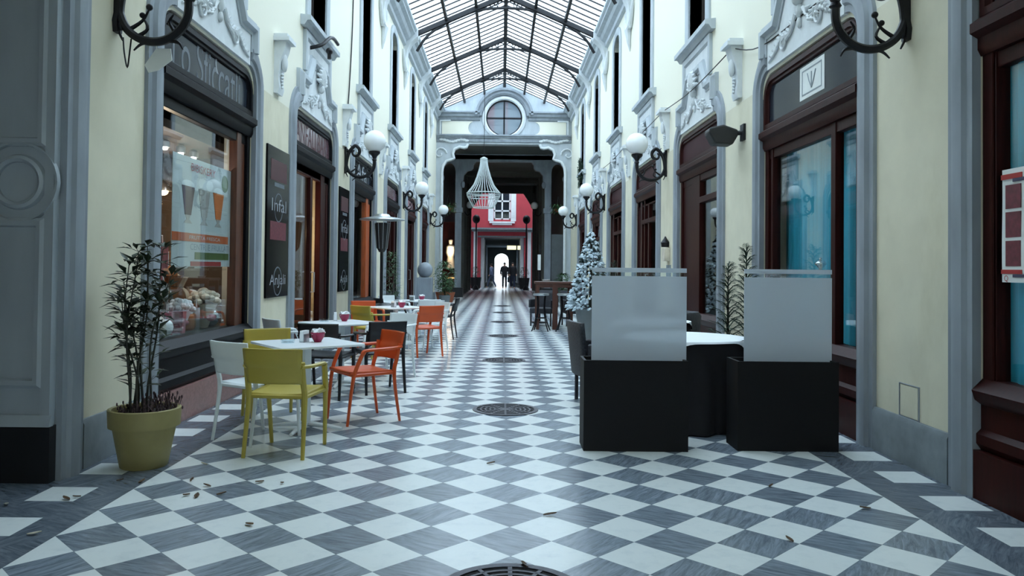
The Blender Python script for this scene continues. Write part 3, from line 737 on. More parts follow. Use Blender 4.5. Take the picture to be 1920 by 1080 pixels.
# ------------------------------------------------------------------ shopfronts
TOP = 3.6
def shop(s, c, label, kind, fr, post, sign, riser, trans_z=3.0, w=1.215, letters=None, rail=None, mulls=(), curtain=None, farpost=.45, name=None, fpm=None):
    """one joinery unit filling an opening centred on y=c"""
    mp = wm(s)
    r = struct(empty(name or wname(), (s*WD, c, 0)), label)
    y0, y1 = c-w, c+w
    b = MB(mp)
    b.box(y0, y0+.1, .0, TOP-.1, -.14, -.03); b.box(y1-.1, y1, .0, TOP-.1, -.14, -.03); b.box(y0, y1, TOP-.12, TOP-.02, -.14, -.02)
    b.build('frame', fr, r, bevel=.008)
    # sign field with rounded corners
    zz = trans_z+.1; rr = .24
    pl = [(y0+.02, zz), (y0+.02, TOP-rr-.03)]+arc(y0+.02+rr, TOP-rr-.03, rr, PI, PI/2, 6)[1:]+arc(y1-.02-rr, TOP-rr-.03, rr, PI/2, 0, 6)+[(y1-.02, zz)]
    sp = MB(mp).prism(pl, lambda a, z, h: (a, z, h), -.1, -.045).build('sign_panel', sign, r)
    MB().sweep(pl, [(0, -.05), (0, .0), (-.05, -.0), (-.07, -.045)], mp, closed=True).build('sign_moulding', fr, r)
    MB().prism([(-.12, trans_z-.14), (-.02, trans_z-.14), (.0, trans_z-.1), (.0, trans_z-.03), (.05, trans_z), (.05, trans_z+.06), (-.02, trans_z+.11), (-.12, trans_z+.11)], lambda h, z, a, s=s: (s*(WD-h), a, z), y0, y1).build('transom', fr, r)
    zt = trans_z-.14
    if kind == 'window':
        zb = .72
        MB().prism([(-.14, .3), (-.02, .3), (.01, .34), (.01, .4), (-.02, .43), (-.02, .58), (.02, .61), (.04, .67), (.0, .71), (-.03, .74), (-.14, .74)], lambda h, z, a, s=s: (s*(WD-h), a, z), y0, y1).build('stall_riser', riser, r)
        MB(mp).box(y0, y1, 0, .3, -.14, .03).build('plinth_step', 'granite' if s < 0 else 'maroon', r)
    else:
        zb = .12
        MB(mp).box(y0, y1, 0, .12, -.2, .0).build('door_step', 'plinth', r)
        b = MB(mp)
        for yy in (y0+.1, c-.06, y1-.22): b.box(yy, yy+.12, .12, zt, -.11, -.05)
        b.box(y0+.1, y1-.1, .12, .5, -.1, -.05); b.box(y0+.1, y1-.1, zt-.12, zt, -.11, -.05)
        dl = b.build('door_leaf', post, r, bevel=.006)
        MB(mp).tube([(c+.03, 1.0, -.05), (c+.03, 1.0, .0), (c+.03, 1.3, .0), (c+.03, 1.3, -.05)], .012, 6).build('handle', 'steel', dl)
    b = MB(mp)
    if farpost:
        b2 = MB(mp); b2.box(y1-.1-farpost, y1-.1-farpost*.55, zb, zt, -.13, -.04); b2.box(y1-.1-farpost*.55, y1-.1, zb, zt, -.13, -.06); b2.build('side_panel', fpm or post, r, bevel=.006)
    for q in mulls: b.box(q-.05, q+.05, zb, zt, -.12, -.04)
    b.box(y0+.1, y0+.18, zb, zt, -.12, -.04); b.box(y0+.1, y1-.1, zt-.1, zt, -.12, -.05)
    if rail: b.box(y0+.1, y1-.1-farpost, rail, rail+.09, -.12, -.03)
    b.build('inner_post', post, r, bevel=.006)
    MB(mp).box(y0+.1, y1-.1, zb, zt, -.095, -.09).build('pane', 'pane', r)
    if curtain:
        cdep = .25 if letters is None and name is None else .12
        f = lambda u, v: mp(y0+.05+u*(2*w-.1), zb+v*(zt-zb), -cdep-.014*sin(u*2*w*16)-.006*sin(u*2*w*43))
        MB().grid(f, 120, 2).build('curtain', curtain, r, recalc=False)
    if letters:
        text('lettering', letters[0], letters[1], sp, wallmtx(s, WD+.045, c, (trans_z+.1+TOP-.05)/2), w=letters[2], h=letters[3])
    return r

c = CB(0)
L0 = shop(-1, c, 'black framed display window nearest the camera on the left, with festive goods and a drinks poster', 'window', 'black_wood', 'black_wood', 'sign_glass', 'black_wood', letters=('Lo Sficcatli', 'letter_dim', 1.75, .4), farpost=.3, fpm='brown_wood')
text('flourish', '(', 'letter_grey', L0, wallmtx(-1, WD+.044, c+.18, 3.44), w=.1, h=.2)
L1 = shop(-1, CB(1), 'dark framed shop door with warm lights inside, between two black boards on the left', 'door', 'black_wood', 'maroon', 'sign_red', 'black_wood', letters=('ANFALI BAR', 'letter_red', 1.9, .3), farpost=.55)
L2 = shop(-1, CB(2), 'shopfront with bright orange varnished post beside the patio heater, left wall', 'window', 'black_wood', 'black_wood', 'sign_glass', 'black_wood', letters=('Afa', 'letter_grey', 1.2, .34), farpost=.55, fpm='orange_wood')
shop(-1, CB(3), 'dark shopfront just beyond the patio heater on the left', 'window', 'black_wood', 'maroon', 'sign_red', 'black_wood', letters=('AUTO', 'letter_red', 1.2, .25), mulls=(CB(3),))
shop(-1, CB(4), 'maroon shop door, fifth opening on the left', 'door', 'maroon', 'maroon', 'sign_red', 'maroon')
shop(-1, CB(5), 'maroon shopfront, last opening on the left before the end wall', 'window', 'maroon', 'maroon', 'maroon_panel', 'maroon', mulls=(CB(5),))
R0 = shop(1, CB(0), 'maroon framed shop window with teal curtain behind the black planter screens', 'window', 'maroon', 'maroon', 'sign_glass', 'maroon', trans_z=2.9, mulls=(7.07,), curtain='teal', farpost=.12)
mp = wm(1)
R1 = shop(1, CB(1), 'maroon shop window with plain sign board, second opening on the right', 'window', 'maroon', 'maroon', 'maroon_panel', 'maroon', rail=2.42, farpost=1.1)
R2 = shop(1, CB(2), 'maroon shop door with plain sign board, third opening on the right', 'door', 'maroon', 'maroon', 'maroon_panel', 'maroon', rail=2.36, mulls=(CB(2)+.4,))
shop(1, CB(3), 'maroon shop door, fourth opening on the right above the white tree', 'door', 'maroon', 'maroon', 'maroon_panel', 'maroon', rail=2.3)
shop(1, CB(4), 'maroon shopfront, fifth opening on the right', 'window', 'maroon', 'maroon', 'maroon_panel', 'maroon', rail=2.3)
shop(1, CB(5), 'maroon shopfront, last opening on the right before the end wall', 'window', 'maroon', 'maroon', 'maroon_panel', 'maroon')
Rm = shop(1, 3.605, 'dark maroon door with teal curtain and red price poster, nearest the camera on the right', 'window', 'maroon', 'maroon', 'sign_glass', 'maroon', trans_z=2.9, w=1.25, curtain='teal', farpost=.02, mulls=(2.9,), name='door_1')

# notice in the fanlight of the teal window
n = tag(MB(wm(1)).box(7.27, 7.87, 3.12, 3.45, -.044, -.041).build('notice', 'paper'), 'square white notice stuck in the fanlight over the teal window', 'notice')
b = MB(wm(1)); b.sweep([(7.33, 3.16), (7.81, 3.16), (7.81, 3.41), (7.33, 3.41)], [(0, -.041), (.015, -.041), (.015, -.039), (0, -.039)], lambda a, z, h: (1*(WD-h), a, z), closed=True) if False else None
b = MB(); b.sweep([(7.33, 3.16), (7.81, 3.16), (7.81, 3.41), (7.33, 3.41)], [(0, -.041), (.012, -.041), (.012, -.038), (0, -.038)], wm(1), closed=True)
for q in (-1, 0, 1): b.tube([(WD+.039, 7.57, 3.2), (WD+.039, 7.57+q*.06, 3.28), (WD+.039, 7.57+q*.1, 3.36)], .006, 5)
b.build('printed_emblem', 'ink_grey', n)

tag(MB(wm(1)).box(7.4, 7.85, 1.355, 1.365, -.215, -.1).build('glass_shelf', 'pane'), 'small glass shelf before the teal curtain', 'shelf')
o = empty('silver_cup', (WD+.155, 7.62, 1.366)); tag(o, 'lidded silver cup standing before the teal curtain of the right window', 'cup')
MB().lathe([(.035, 0), (.035, .015), (.012, .035), (.018, .06), (.055, .1), (.055, .11), (0, .11)], (WD+.155, 7.62, 1.366), 18).build('cup_body', 'silver', o)
MB().lathe([(.056, .112), (.04, .13), (.012, .145), (.016, .16), (0, .172)], (WD+.155, 7.62, 1.366), 18).build('lid', 'silver', o)

# price poster on the near right door
p = empty('poster', (WD+.02, 4.4, 1.3)); tag(p, 'white price list with red blocks hung on the near right door', 'poster')
pm = wm(1)
f = lambda u, v: pm(4.645-.62*u, 1.345+.67*v, -.018+.003*sin(u*5)+.002*sin(v*6))
MB().grid(f, 10, 10).build('sheet', 'paper', p, recalc=False)
b = MB(pm)
for z0, z1 in ((1.77, 1.92), (1.6, 1.76), (1.43, 1.59)):
    MB(pm).box(4.47, 4.605, z0+.01, z1, -.016, -.0115).build('price_block', 'ink_maroon', p); MB(pm).box(4.1, 4.3, z0+.01, z1, -.016, -.0115).build('price_block', 'ink_maroon', p)
for a_ in ((4.46, 4.645, 1.955, 1.985), (4.46, 4.645, 1.395, 1.42), (4.1, 4.4, 1.955, 1.985)): MB(pm).box(*a_, -.016, -.011).build('red_band', 'ink_red', p)
b = MB(pm); b.box(4.4, 4.54, 1.935, 1.955, -.016, -.0105); b.box(4.38, 4.54, 1.375, 1.393, -.016, -.0105); b.build('navy_band', 'ink_navy', p)
b = MB(pm)
for j in range(12): b.box(4.33, 4.44-.02*(j % 3), 1.46+.038*j, 1.472+.038*j, -.016, -.0115)
b.build('small_print', 'ink_grey', p)
text('big_initial', 'Q', 'ink_red', p, wallmtx(1, WD+.011, 4.595, 1.366), h=.04)

# drinks poster inside the first window on the left
p = empty('poster', (-WD-.1, 7.75, 1.4)); tag(p, 'drinks poster with three milkshake glasses inside the first left window', 'poster')
pm = lambda a, z, h: (-(WD+.105-h), a, z)
p = MB(pm).box(6.97, 8.47, 1.38, 2.42, -.006, 0).build('sheet', 'poster_grey', p)
MB(pm).box(6.97, 8.40, 1.62, 1.7, 0, .003).build('orange_band', 'ink_orange', p)
MB(pm).box(7.5, 8.42, 1.45, 1.52, 0, .003).build('green_band', 'ink_green', p)
MB(pm).box(7.4, 8.2, 1.385, 1.43, 0, .003).build('red_band', 'ink_red', p)
text('poster_title', 'BIBISKERY', 'ink_red', p, wallmtx(-1, WD+.1, 7.68, 2.33), w=.62, h=.075)
text('poster_subtitle', 'GLI SPECIALI', 'ink_grey', p, wallmtx(-1, WD+.1, 7.68, 2.255), w=.4, h=.025)
text('poster_line', 'CENTR. E FRULLATI', 'ink_grey', p, wallmtx(-1, WD+.1, 7.9, 1.57), w=1.05, h=.06)
text('band_lettering', 'FRUTTA FRESCA', 'poster_grey', p, wallmtx(-1, WD+.099, 7.75, 1.66), w=.8, h=.035)
for nm, y, m in (('printed_glass_dark', 7.32, 'juice_dark'), ('printed_glass_white', 7.72, 'juice_white'), ('printed_glass_orange', 8.1, 'juice_orange')):
    g = MB(pm).prism([(y-.15, 2.14), (y+.15, 2.14), (y+.07, 1.87), (y-.07, 1.87)], lambda a, z, h: (a, z, h), 0, .004).build(nm, m, p)
    MB(pm).prism([(y-.06, 1.87), (y+.06, 1.87), (y+.03, 1.83), (y+.1, 1.79), (y-.1, 1.79), (y-.03, 1.83)], lambda a, z, h: (a, z, h), 0, .003).build('printed_foot', 'juice_white', p)
b = MB(pm); b.lathe([(.0, 0), (.09, 0), (.09, .004), (0, .004)], (8.28, 2.26, 0), 16); b.build('printed_lime', 'ink_green', p)
b = MB(pm); b.ball((7.32, 2.16, 0), .15, .04, .004, 10, 6); b.ball((7.76, 2.2, 0), .2, .07, .004, 10, 6); b.ball((8.1, 2.16, 0), .13, .04, .003, 10, 6); b.build('printed_foam', 'paper', p)

# boards on the piers
def board(y0, y1, z0, z1, label):
    r = empty('menu_board', (-WD, (y0+y1)/2, z0)); tag(r, label, 'sign board', 'black glass boards on the left piers')
    mp = wm(-1)
    r = MB(mp).box(y0, y1, z0, z1, 0, .025).build('board_panel', 'board', r, bevel=.006)
    c = (y0+y1)/2; w = y1-y0
    b = MB(mp); b.box(c-.36*w, c+.36*w, z1-.42, z1-.16, .025, .027); b.build('red_label', 'letter_red', r)
    text('board_lettering', 'Infal', 'letter_grey', r, wallmtx(-1, WD-.026, c+.02, z1-.72), w=.66*w, h=.16)
    text('board_lettering', 'AnJali', 'letter_grey', r, wallmtx(-1, WD-.026, c, z0+.2), w=.72*w, h=.17)
    for z in (z1-.75, z0+.2):
        b = MB(mp); b.lathe([(.17, .025), (.185, .025), (.185, .028), (.17, .028)], (c, z, 0), 24); b.build('ring_logo', 'letter_dim', r)
    MB(mp).box(c-.36*w, c+.36*w, z0+.72, z0+.95, .025, .027).build('red_patch', 'ink_maroon', r)
    MB(mp).box(c-.2*w, c+.25*w, z1-.49, z1-.44, .025, .027).build('white_line', 'letter_dim', r)
board(9.36, 10.32, 1.0, 2.88, 'black glass board with pale lettering between the display window and shop door')
board(13.55, 14.4, .95, 2.8, 'narrower black glass board on the pier beyond the shop door')

# ------------------------------------------------------------------ goods in the first left window
shelf = tag(MB(wm(-1)).box(6.5, 8.5, 1.34, 1.36, -.34, -.15).build('glass_shelf', 'pane'), 'glass shelf of goods inside the first left window', 'shelf')
deck = struct(MB(wm(-1)).box(6.45, 8.85, .68, .74, -1.1, -.14).build('trim_display_deck', 'dark_item', ang=0), 'floor of the display window')
rnd = random.Random(5)
def gift_bag(nm, m):
    b = MB(); b.prism([(-.07, 0), (.07, 0), (.08, .2), (-.08, .2)], lambda a, z, h: (h, a, z), -.035, .035)
    o = b.build(nm, m); 
    h = MB(); h.tube([(.0, -.04, .2), (0, -.03, .27), (0, .03, .27), (0, .04, .2)], .005, 5); h.build('bag_handle', 'white_cloth', o); return o
def bouquet(nm, m):
    b = MB()
    for j in range(26):
        a = j*2.4; q = math.sqrt(j/26)*.11
        b.ball((q*cos(a), q*sin(a), .2+.07*(1-j/26)+.03*rnd.random()), .035, .035, .028, 6, 5)
    b.lathe([(.03, 0), (.05, .06), (.1, .19)], (0, 0, 0), 10); o = b.build(nm, m)
    rb = MB(); rb.lathe([(.055, .07), (.07, .085), (.055, .1)], (0, 0, 0), 10); rb.ball((.07, 0, .085), .03, .05, .03, 8, 6); rb.build('ribbon', 'pink_item', o); return o
def bauble(nm, m):
    b = MB(); b.ball((0, 0, .075), .075, nu=16, nv=12); o = b.build(nm, m)
    k = MB(); k.tube([(0, 0, .145), (0, 0, .175)], .014, 8); k.build('hanging_cap', 'steel', o); return o
def jar(nm, m):
    b = MB(); b.lathe([(.05, 0), (.065, .02), (.065, .13), (.045, .15)], n=14); o = b.build(nm, m)
    k = MB(); k.lathe([(.05, .15), (.05, .18), (0, .18)], n=14); k.ball((0, 0, .19), .012); k.build('lid', 'white_cloth', o); return o
def parcel(nm, m):
    b = MB(); b.ball((0, 0, .1), .1, .1, .1, 10, 8); b.lathe([(.03, .17), (.08, .28), (.03, .24)], n=9); o = b.build(nm, m)
    k = MB(); k.lathe([(.03, .18), (.045, .19), (.03, .205)], n=9); k.build('ribbon', 'dark_item', o); return o
kinds = [('gift_bag', gift_bag, ['cream_item', 'pink_item', 'dark_item', 'silver']), ('bouquet', bouquet, ['cream_item', 'pink_item', 'white_cloth', 'amber_item']), ('bauble', bauble, ['silver', 'opal', 'silver', 'amber_item']), ('jar', jar, ['amber_item', 'cream_item', 'dark_item', 'opal']), ('wrapped_parcel', parcel, ['cream_item', 'white_cloth', 'amber_item', 'silver'])]
words = {'cream_item': 'cream', 'pink_item': 'pink', 'dark_item': 'dark green', 'white_cloth': 'white', 'amber_item': 'amber', 'silver': 'silver', 'opal': 'pearl white'}
made = {}
def put_goods(x, y, z, sc):
    nm, fn, ms = rnd.choice(kinds); m = rnd.choice(ms)
    lab = '%s %s among the festive goods %s of the first left window' % (words[m], nm.replace('_', ' '), 'on the shelf' if z > 1.2 else 'on the deck')
    if (nm, m) in made: o = dup(made[(nm, m)])
    else: o = made[(nm, m)] = fn(nm, m)
    o.location = (x, y, z); o.rotation_euler = (0, 0, rnd.uniform(0, 6)); o.scale = (sc,)*3
    tag(o, lab, nm.replace('_', ' ').split()[-1], 'festive goods in the first left window')
o = empty('display_steps', (-3.7, 7.5, .74)); tag(o, 'stepped stand under the festive goods in the first left window', 'display stand')
for d0, d1, z1 in ((.36, .58, .93), (.58, .8, 1.12), (.8, 1.05, 1.32)): MB(wm(-1)).box(6.48, 8.55, .742, z1, -d1, -d0).build('step', 'dark_item', o)
for row, (d, n, sc, z) in enumerate([(.25, 12, 1.1, .742), (.47, 11, 1.2, .932), (.69, 10, 1.35, 1.122), (.92, 9, 1.5, 1.322)]):
    for j in range(n): put_goods(-(WD+d+rnd.uniform(-.03, .03)), 6.55+(1.95)*(j+.5)/n, z, sc*rnd.uniform(.9, 1.2))
for j in range(8): put_goods(-(WD+.24+.1*(j % 2)), 6.62+.22*j, 1.362, rnd.uniform(.95, 1.25))
b = MB(); b.box(-.02, .02, -.09, .09, 0, .17); o = b.build('price_card', 'paper'); o.location = (-3.1, 6.75, 1.362); tag(o, 'white price card standing on the shelf of the first left window', 'price card')
# spots and warm lamp in that shop
for i, (y, lab) in enumerate(((8.0, 'nearest'), (8.4, 'middle'), (8.75, 'farthest'))):
    o = empty('ceiling_spot', (-3.55, y, 2.61)); tag(o, '%s of three small bright spots inside the first left window' % lab, 'spotlight', 'spots in the first left window')
    MB().lathe([(.05, .0), (.05, .06), (.03, .08)], (-3.55, y, 2.61), 12).build('housing', 'steel', o)
    MB().ball((-3.55, y, 2.6), .03, .03, .02, 10, 6).build('bulb', 'bulb', o)
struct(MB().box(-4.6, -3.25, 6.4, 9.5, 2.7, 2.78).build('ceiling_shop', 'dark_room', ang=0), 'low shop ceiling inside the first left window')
def pendant(x, y, z, lab, r=.09, drop=.5):
    o = empty('pendant_lamp', (x, y, z)); tag(o, lab, 'lamp')
    MB().lathe([(r, 0), (r*.85, r*.6), (r*.3, r*1.1), (.01, r*1.2)], (x, y, z), 14).build('lamp_shade', 'steel', o)
    MB().ball((x, y, z), r*.62, r*.62, r*.5, 10, 8).build('bulb', 'warm_bulb', o)
    MB().tube([(x, y, z+r*1.2), (x, y, z+drop)], .006, 5).build('cord', 'iron', o)
pendant(-4.0, 9.0, 2.25, 'warm glowing lamp deep inside the first left window', .1, .44)
pendant(-3.6, 12.05, 2.1, 'upper warm pendant glowing behind the left shop door', .08, 1.6)
pendant(-3.55, 12.1, 1.72, 'lower warm pendant glowing behind the left shop door', .08, 2.0)
# lit shelf unit behind the door
o = empty('display_shelf', (-4.0, 12.5, 0)); tag(o, 'lit shelf unit with pale boxes behind the left shop door', 'shelf')
b = MB(); b.box(-4.5, -3.8, 11.6, 13.2, 0, .08); b.box(-4.5, -3.8, 11.6, 13.2, .8, .84); b.box(-4.5, -3.8, 11.6, 13.2, 1.3, 1.34); b.box(-4.55, -4.5, 11.6, 13.2, 0, 2.3); b.build('carcass', 'brown_wood', o)
b = MB(); b.box(-4.3, -3.9, 12.0, 12.6, .84, 1.2); b.build('lit_panel', 'warm_glow', o); b = MB(); b.box(-4.3, -3.9, 12.0, 12.6, .35, .72); b.build('lit_panel', 'warm_glow', o)

# ------------------------------------------------------------------ small things on the walls
o = empty('wall_hatch', (2.9, 5.66, .45)); tag(o, 'small square service hatch low in the cream pier beside the near right door', 'hatch')
mp = wm(1); MB(mp).box(5.54, 5.78, .345, .57, -.01, .008).build('hatch_cover', 'cream', o)
b = MB(); b.sweep([(5.53, .34), (5.79, .34), (5.79, .575), (5.53, .575)], [(0, 0), (0, .01), (-.006, .01), (-.006, 0)], mp, closed=True); b.build('hatch_rim', 'stone', o)
o = empty('loudspeaker', (2.85, 9.65, 3.0)); tag(o, 'dark wedge loudspeaker fixed beside the maroon sign board', 'loudspeaker')
b = MB(); b.prism([(-.12, 2.95), (-.2, 3.08), (-.19, 3.14), (0, 3.19), (.19, 3.14), (.2, 3.08), (.12, 2.95)], lambda x, z, h: (2.66+x, 9.62+h+.3*x, z), -.12, .12); b.build('casing', 'speaker_grey', o, bevel=.02)
b = MB(); b.tube([(2.8, 9.62, 3.1), (2.92, 9.55, 3.1)], .03, 8); b.box(2.89, 2.925, 9.48, 9.62, 3.0, 3.2); b.build('wall_mount', 'iron', o)
o = empty('wall_lantern', (2.86, 13.85, 1.7)); tag(o, 'small pale meter box with lantern top on the pier right of the maroon shop window', 'lantern')
b = MB(); b.box(2.82, 2.92, 13.7, 13.95, 1.55, 1.78); b.build('meter_body', 'cream_item', o, bevel=.01)
MB().lathe([(.07, 1.8), (.08, 1.88), (.03, 1.95), (.01, 1.99)], (2.86, 13.83, 0), 10).build('lantern_top', 'iron', o)
tag(MB(wm(1)).box(13.62, 13.98, 1.2, 1.48, 0, .01).build('notice', 'ink_grey'), 'pale grey notice below the meter box on the right pier', 'notice')
def cable(pts, r, lab): tag(MB().tube(smoothp(pts, 5), r, 5).build('cable', 'iron'), lab, 'cable')
cable([(2.88, 5.6, 3.9), (2.88, 7.2, 3.92), (2.87, 8.8, 3.95), (2.83, 9.75, 4.2)], .008, 'thin cable running along the right wall from the near lamp to the scroll bracket')
cable([(2.83, 9.75, 4.2), (2.8, 11.8, 4.12), (2.83, 13.92, 4.25)], .008, 'thin cable sagging between the first two scroll brackets on the right')
cable([(2.83, 13.92, 4.25), (2.8, 16, 4.2), (2.83, 18.1, 4.28), (2.8, 20.2, 4.22), (2.83, 22.28, 4.28)], .008, 'thin cable beyond the second scroll bracket on the right')
cable([(-2.9, 4.9, 3.75), (-2.89, 5.2, 3.5), (-2.88, 5.52, 3.32)], .008, 'thin cable drooping to the near lamp on the left wall')
cable([(-2.9, 14.6, 8.1), (-2.9, 14.5, 6.0), (-2.9, 14.25, 4.6), (-2.9, 13.95, 3.6)], .012, 'thin cable falling down the left wall to the second lamp')
o = tag(MB().tube(smoothp([(-2.92, 11.35, 4.6), (-2.75, 11.4, 4.66), (-2.7, 11.7, 4.85), (-2.7, 12.0, 4.93), (-2.7, 12.3, 4.93)], 5), .028, 8).build('pipe_hook', 'iron'), 'bent black pipe sticking out under an upper window on the left', 'pipe')
o = tag(MB().ball((-2.72, 11.8, 4.68), .05, .09, .05).tube([(-2.72, 11.8, 4.56), (-2.72, 11.8, 4.66)], .03, 8).build('spotlight', 'iron'), 'small black spotlight perched on the crest above the left shop door', 'spotlight')
# ------------------------------------------------------------------ globe lamps
def lamp_at_origin(s):
    """bracket lamp authored at the wall face, sticking out along -s"""
    r = empty('wall_lamp', (0, 0, 0))
    P = lambda d, z, y=0: (-s*d, y, z)
    b = MB(); 
    pts = [(0, .0), (0, .0)]
    b.prism([(-.035, -.22), (.035, -.22), (.05, -.14), (.03, -.08), (.03, .1), (.05, .16), (.035, .26), (0, .3), (-.035, .26), (-.05, .16), (-.03, .1), (-.03, -.08), (-.05, -.14)], lambda a, z, h: (-s*h, a, z), -.01, .035)
    b.ball(P(.04, -.17), .03, .03, .035); b.ball(P(.04, .2), .03, .03, .035)
    b.build('wall_plate', 'iron', r, ang=50)
    cx, cz, R = .285, -.03, .255
    main = []
    for i in range(15):                                     # inner spiral
        t = i/14; a = math.radians(-250+340*t); q = .03+.085*t
        main.append(P(cx-.1+q*cos(a)*.9, cz+.2+q*sin(a)))
    main += [P(.1, .2), P(.05, .08)]
    for i in range(16):
        a = PI+.1+(PI-.1)*i/15; main.append(P(cx+R*cos(a), cz+R*sin(a)))
    main += [P(cx+R, .0), P(cx+R, .06)]
    pts = smoothp(main, 3); n = len(pts)
    arm = MB().tube(pts, [.014+.018*min(1, i/(n*.35)) for i in range(n)], 8).build('scroll_arm', 'iron', r)
    def spur(d0, z0, d1, z1, d2, z2): MB().tube(smoothp([P(d0, z0), P(d1, z1), P(d2, z2)], 4), [.019-.0016*i for i in range(9)], 6).build('leaf_spur', 'iron', arm)
    spur(.1, -.2, .2, -.13, .25, -.04); spur(.16, -.25, .24, -.19, .2, -.1); spur(.06, -.12, .03, -.2, .06, -.28)
    spur(.3, -.28, .2, -.3, .14, -.35); spur(.38, -.27, .47, -.29, .5, -.34); spur(.45, -.23, .4, -.14, .43, -.08); spur(.03, .12, .14, .2, .1, .3)
    MB().ball(P(.25, -.03), .025).build('spur_knob', 'iron', arm); MB().ball(P(.2, -.09), .022).build('spur_knob', 'iron', arm)
    x = -s*(cx+R)
    gh = MB().lathe([(.02, .0), (.045, .03), (.03, .06), (.05, .1), (.1, .15), (.105, .18), (.06, .19)], (x, 0, 0), 16).build('globe_holder', 'iron', r)
    MB().ball((x, 0, .37), .2, .2, .2, 24, 16).build('globe', 'opal', gh)
    return r
for s in (-1, 1):
    pr = lamp_at_origin(s)
    for i, k in enumerate((0, 2, 4, 6)):
        if s < 0: lab = ['black scroll lamp bracket above the potted bamboo, with a hanging paper tag', 'white globe lamp on a black scroll bracket above the patio heater', 'white globe lamp third along the left wall, past the patio heater', 'white globe lamp farthest along the left wall by the end arch'][i]
        else: lab = ['black scroll lamp bracket on the pier beside the teal window, nearest the camera', 'white globe lamp on a black scroll bracket between the two maroon sign boards', 'white globe lamp above the white tree, third along the right wall', 'white globe lamp farthest along the right wall by the end arch'][i]
        loc = (s*WD, PR(k)+.12, 3.3 if k else 3.32)
        o = pr if i == 0 else dup(pr, loc)
        o.location = loc; tag(o, lab, 'wall lamp', 'globe lamps on the %s wall' % SN[s])
# hall lamps
hl = None
for x, y, lab in ((-1.7, 40, 'dim white globe in the covered passage, beyond the crystal chandelier'), (1.62, 40, 'dim white globe in the covered passage, on the side away from the chandelier')):
    o = empty('passage_lamp', (x, y, 4.6)); tag(o, lab, 'lamp')
    MB().ball((x, y, 4.62), .2, nu=18, nv=12).build('globe', 'opal', o)
    MB().lathe([(.03, 4.32), (.09, 4.4), (.1, 4.45)], (x, y, 0), 12).build('globe_holder', 'iron', o)
    sx = 1 if x > 0 else -1
    MB().tube(smoothp([(sx*2.0, y, 4.3), (sx*1.85, y, 4.1), (x, y, 4.2), (x, y, 4.35)], 4), .025, 6).build('arm', 'iron', o)
for x, lab in ((-1.66, 'dark round lantern on a post before the red front, left of its window'), (1.5, 'dark round lantern on a post before the red front, right of its window')):
    o = empty('street_lantern', (x, 48.8, 0)); tag(o, lab, 'lantern')
    MB().ball((x, 48.8, 4.45), .24, .24, .28, 14, 10).build('lantern_head', 'iron', o)
    MB().tube([(x, 48.8, 0), (x, 48.8, 4.2)], .05, 8).build('post', 'iron', o); MB().lathe([(.2, 0), (.2, .1), (.08, .3)], (x, 48.8, 0), 12).build('foot', 'iron', o)

# paper tag on the near left bracket
o = tag(MB().prism([(-.1, -.06), (-.02, .07), (.1, .07), (.12, -.02), (.02, -.1), (-.06, -.12)], lambda a, z, h: (-2.62+a*.9, 5.72+h+.2*z, 2.93+z), -.004, .004).tube([(-2.62, 5.7, 2.98), (-2.62, 5.68, 3.04)], .004, 4).build('paper_tag', 'paper'), 'folded pale paper tag hanging from the near left lamp bracket', 'tag')
o = tag(MB().tube(smoothp([(-2.85, 5.66, 3.06), (-2.84, 5.66, 2.95), (-2.82, 5.67, 2.84), (-2.8, 5.66, 2.95), (-2.79, 5.66, 3.05)], 4), .006, 5).build('wire_loop', 'iron'), 'loose wire loop hanging below the near left lamp bracket', 'wire')

# ------------------------------------------------------------------ chairs
def chair(m):
    r = empty('armchair', (0, 0, 0))
    f = lambda u, v: (( u-.5)*(.43+.03*v), -.2+.42*v, .455-.016*(1-(2*u-1)**2)*(.4+.6*sin(PI*min(1, v+.1)))+.006*(v))
    MB().grid(f, 12, 10).build('seat', m, r, solid=.022, recalc=False)
    def back(u, v):
        t = 2*u-1
        w = .205+.012*v-(.02*max(0, .25-v))
        step = .014*max(0, min(1, (v-.46)*12))
        return (t*w, -.25-.045*v-.035*(1-t*t)-step, .545+.255*v)
    MB().grid(back, 14, 16).build('backrest', m, r, solid=.018, recalc=False, ang=30)
    for q in (-1, 1):
        MB().tube(smoothp([(q*.222, -.27, 0), (q*.215, -.225, .3), (q*.212, -.215, .46), (q*.208, -.24, .56), (q*.208, -.268, .7)], 4), [.0145+.008*min(1, i/8) for i in range(17)], 8, flat=.8).build('rear_leg', m, r)
        MB().tube(smoothp([(q*.215, .24, 0), (q*.226, .21, .3), (q*.234, .185, .46), (q*.245, .13, .6), (q*.247, .1, .645)], 4), [.0145+.007*min(1, i/8) for i in range(17)], 8, flat=.8).build('front_leg', m, r)
        MB().tube(smoothp([(q*.247, .125, .628), (q*.249, .09, .655), (q*.25, -.05, .66), (q*.24, -.2, .665), (q*.205, -.285, .67)], 4), .021, 8, flat=.7).build('armrest', m, r)
    b = MB(); b.tube([(-.212, -.2, .44), (.212, -.2, .44)], .016, 6); b.tube([(-.23, .19, .44), (.23, .19, .44)], .016, 6)
    for q in (-1, 1): b.tube([(q*.212, -.21, .44), (q*.232, .19, .44)], .016, 6)
    b.build('seat_rim', m, r)
    return r
T1, T2, T3, T4 = (-1.72, 6.68), (-1.93, 9.12), (-1.78, 12.72), (-1.68, 15.4)
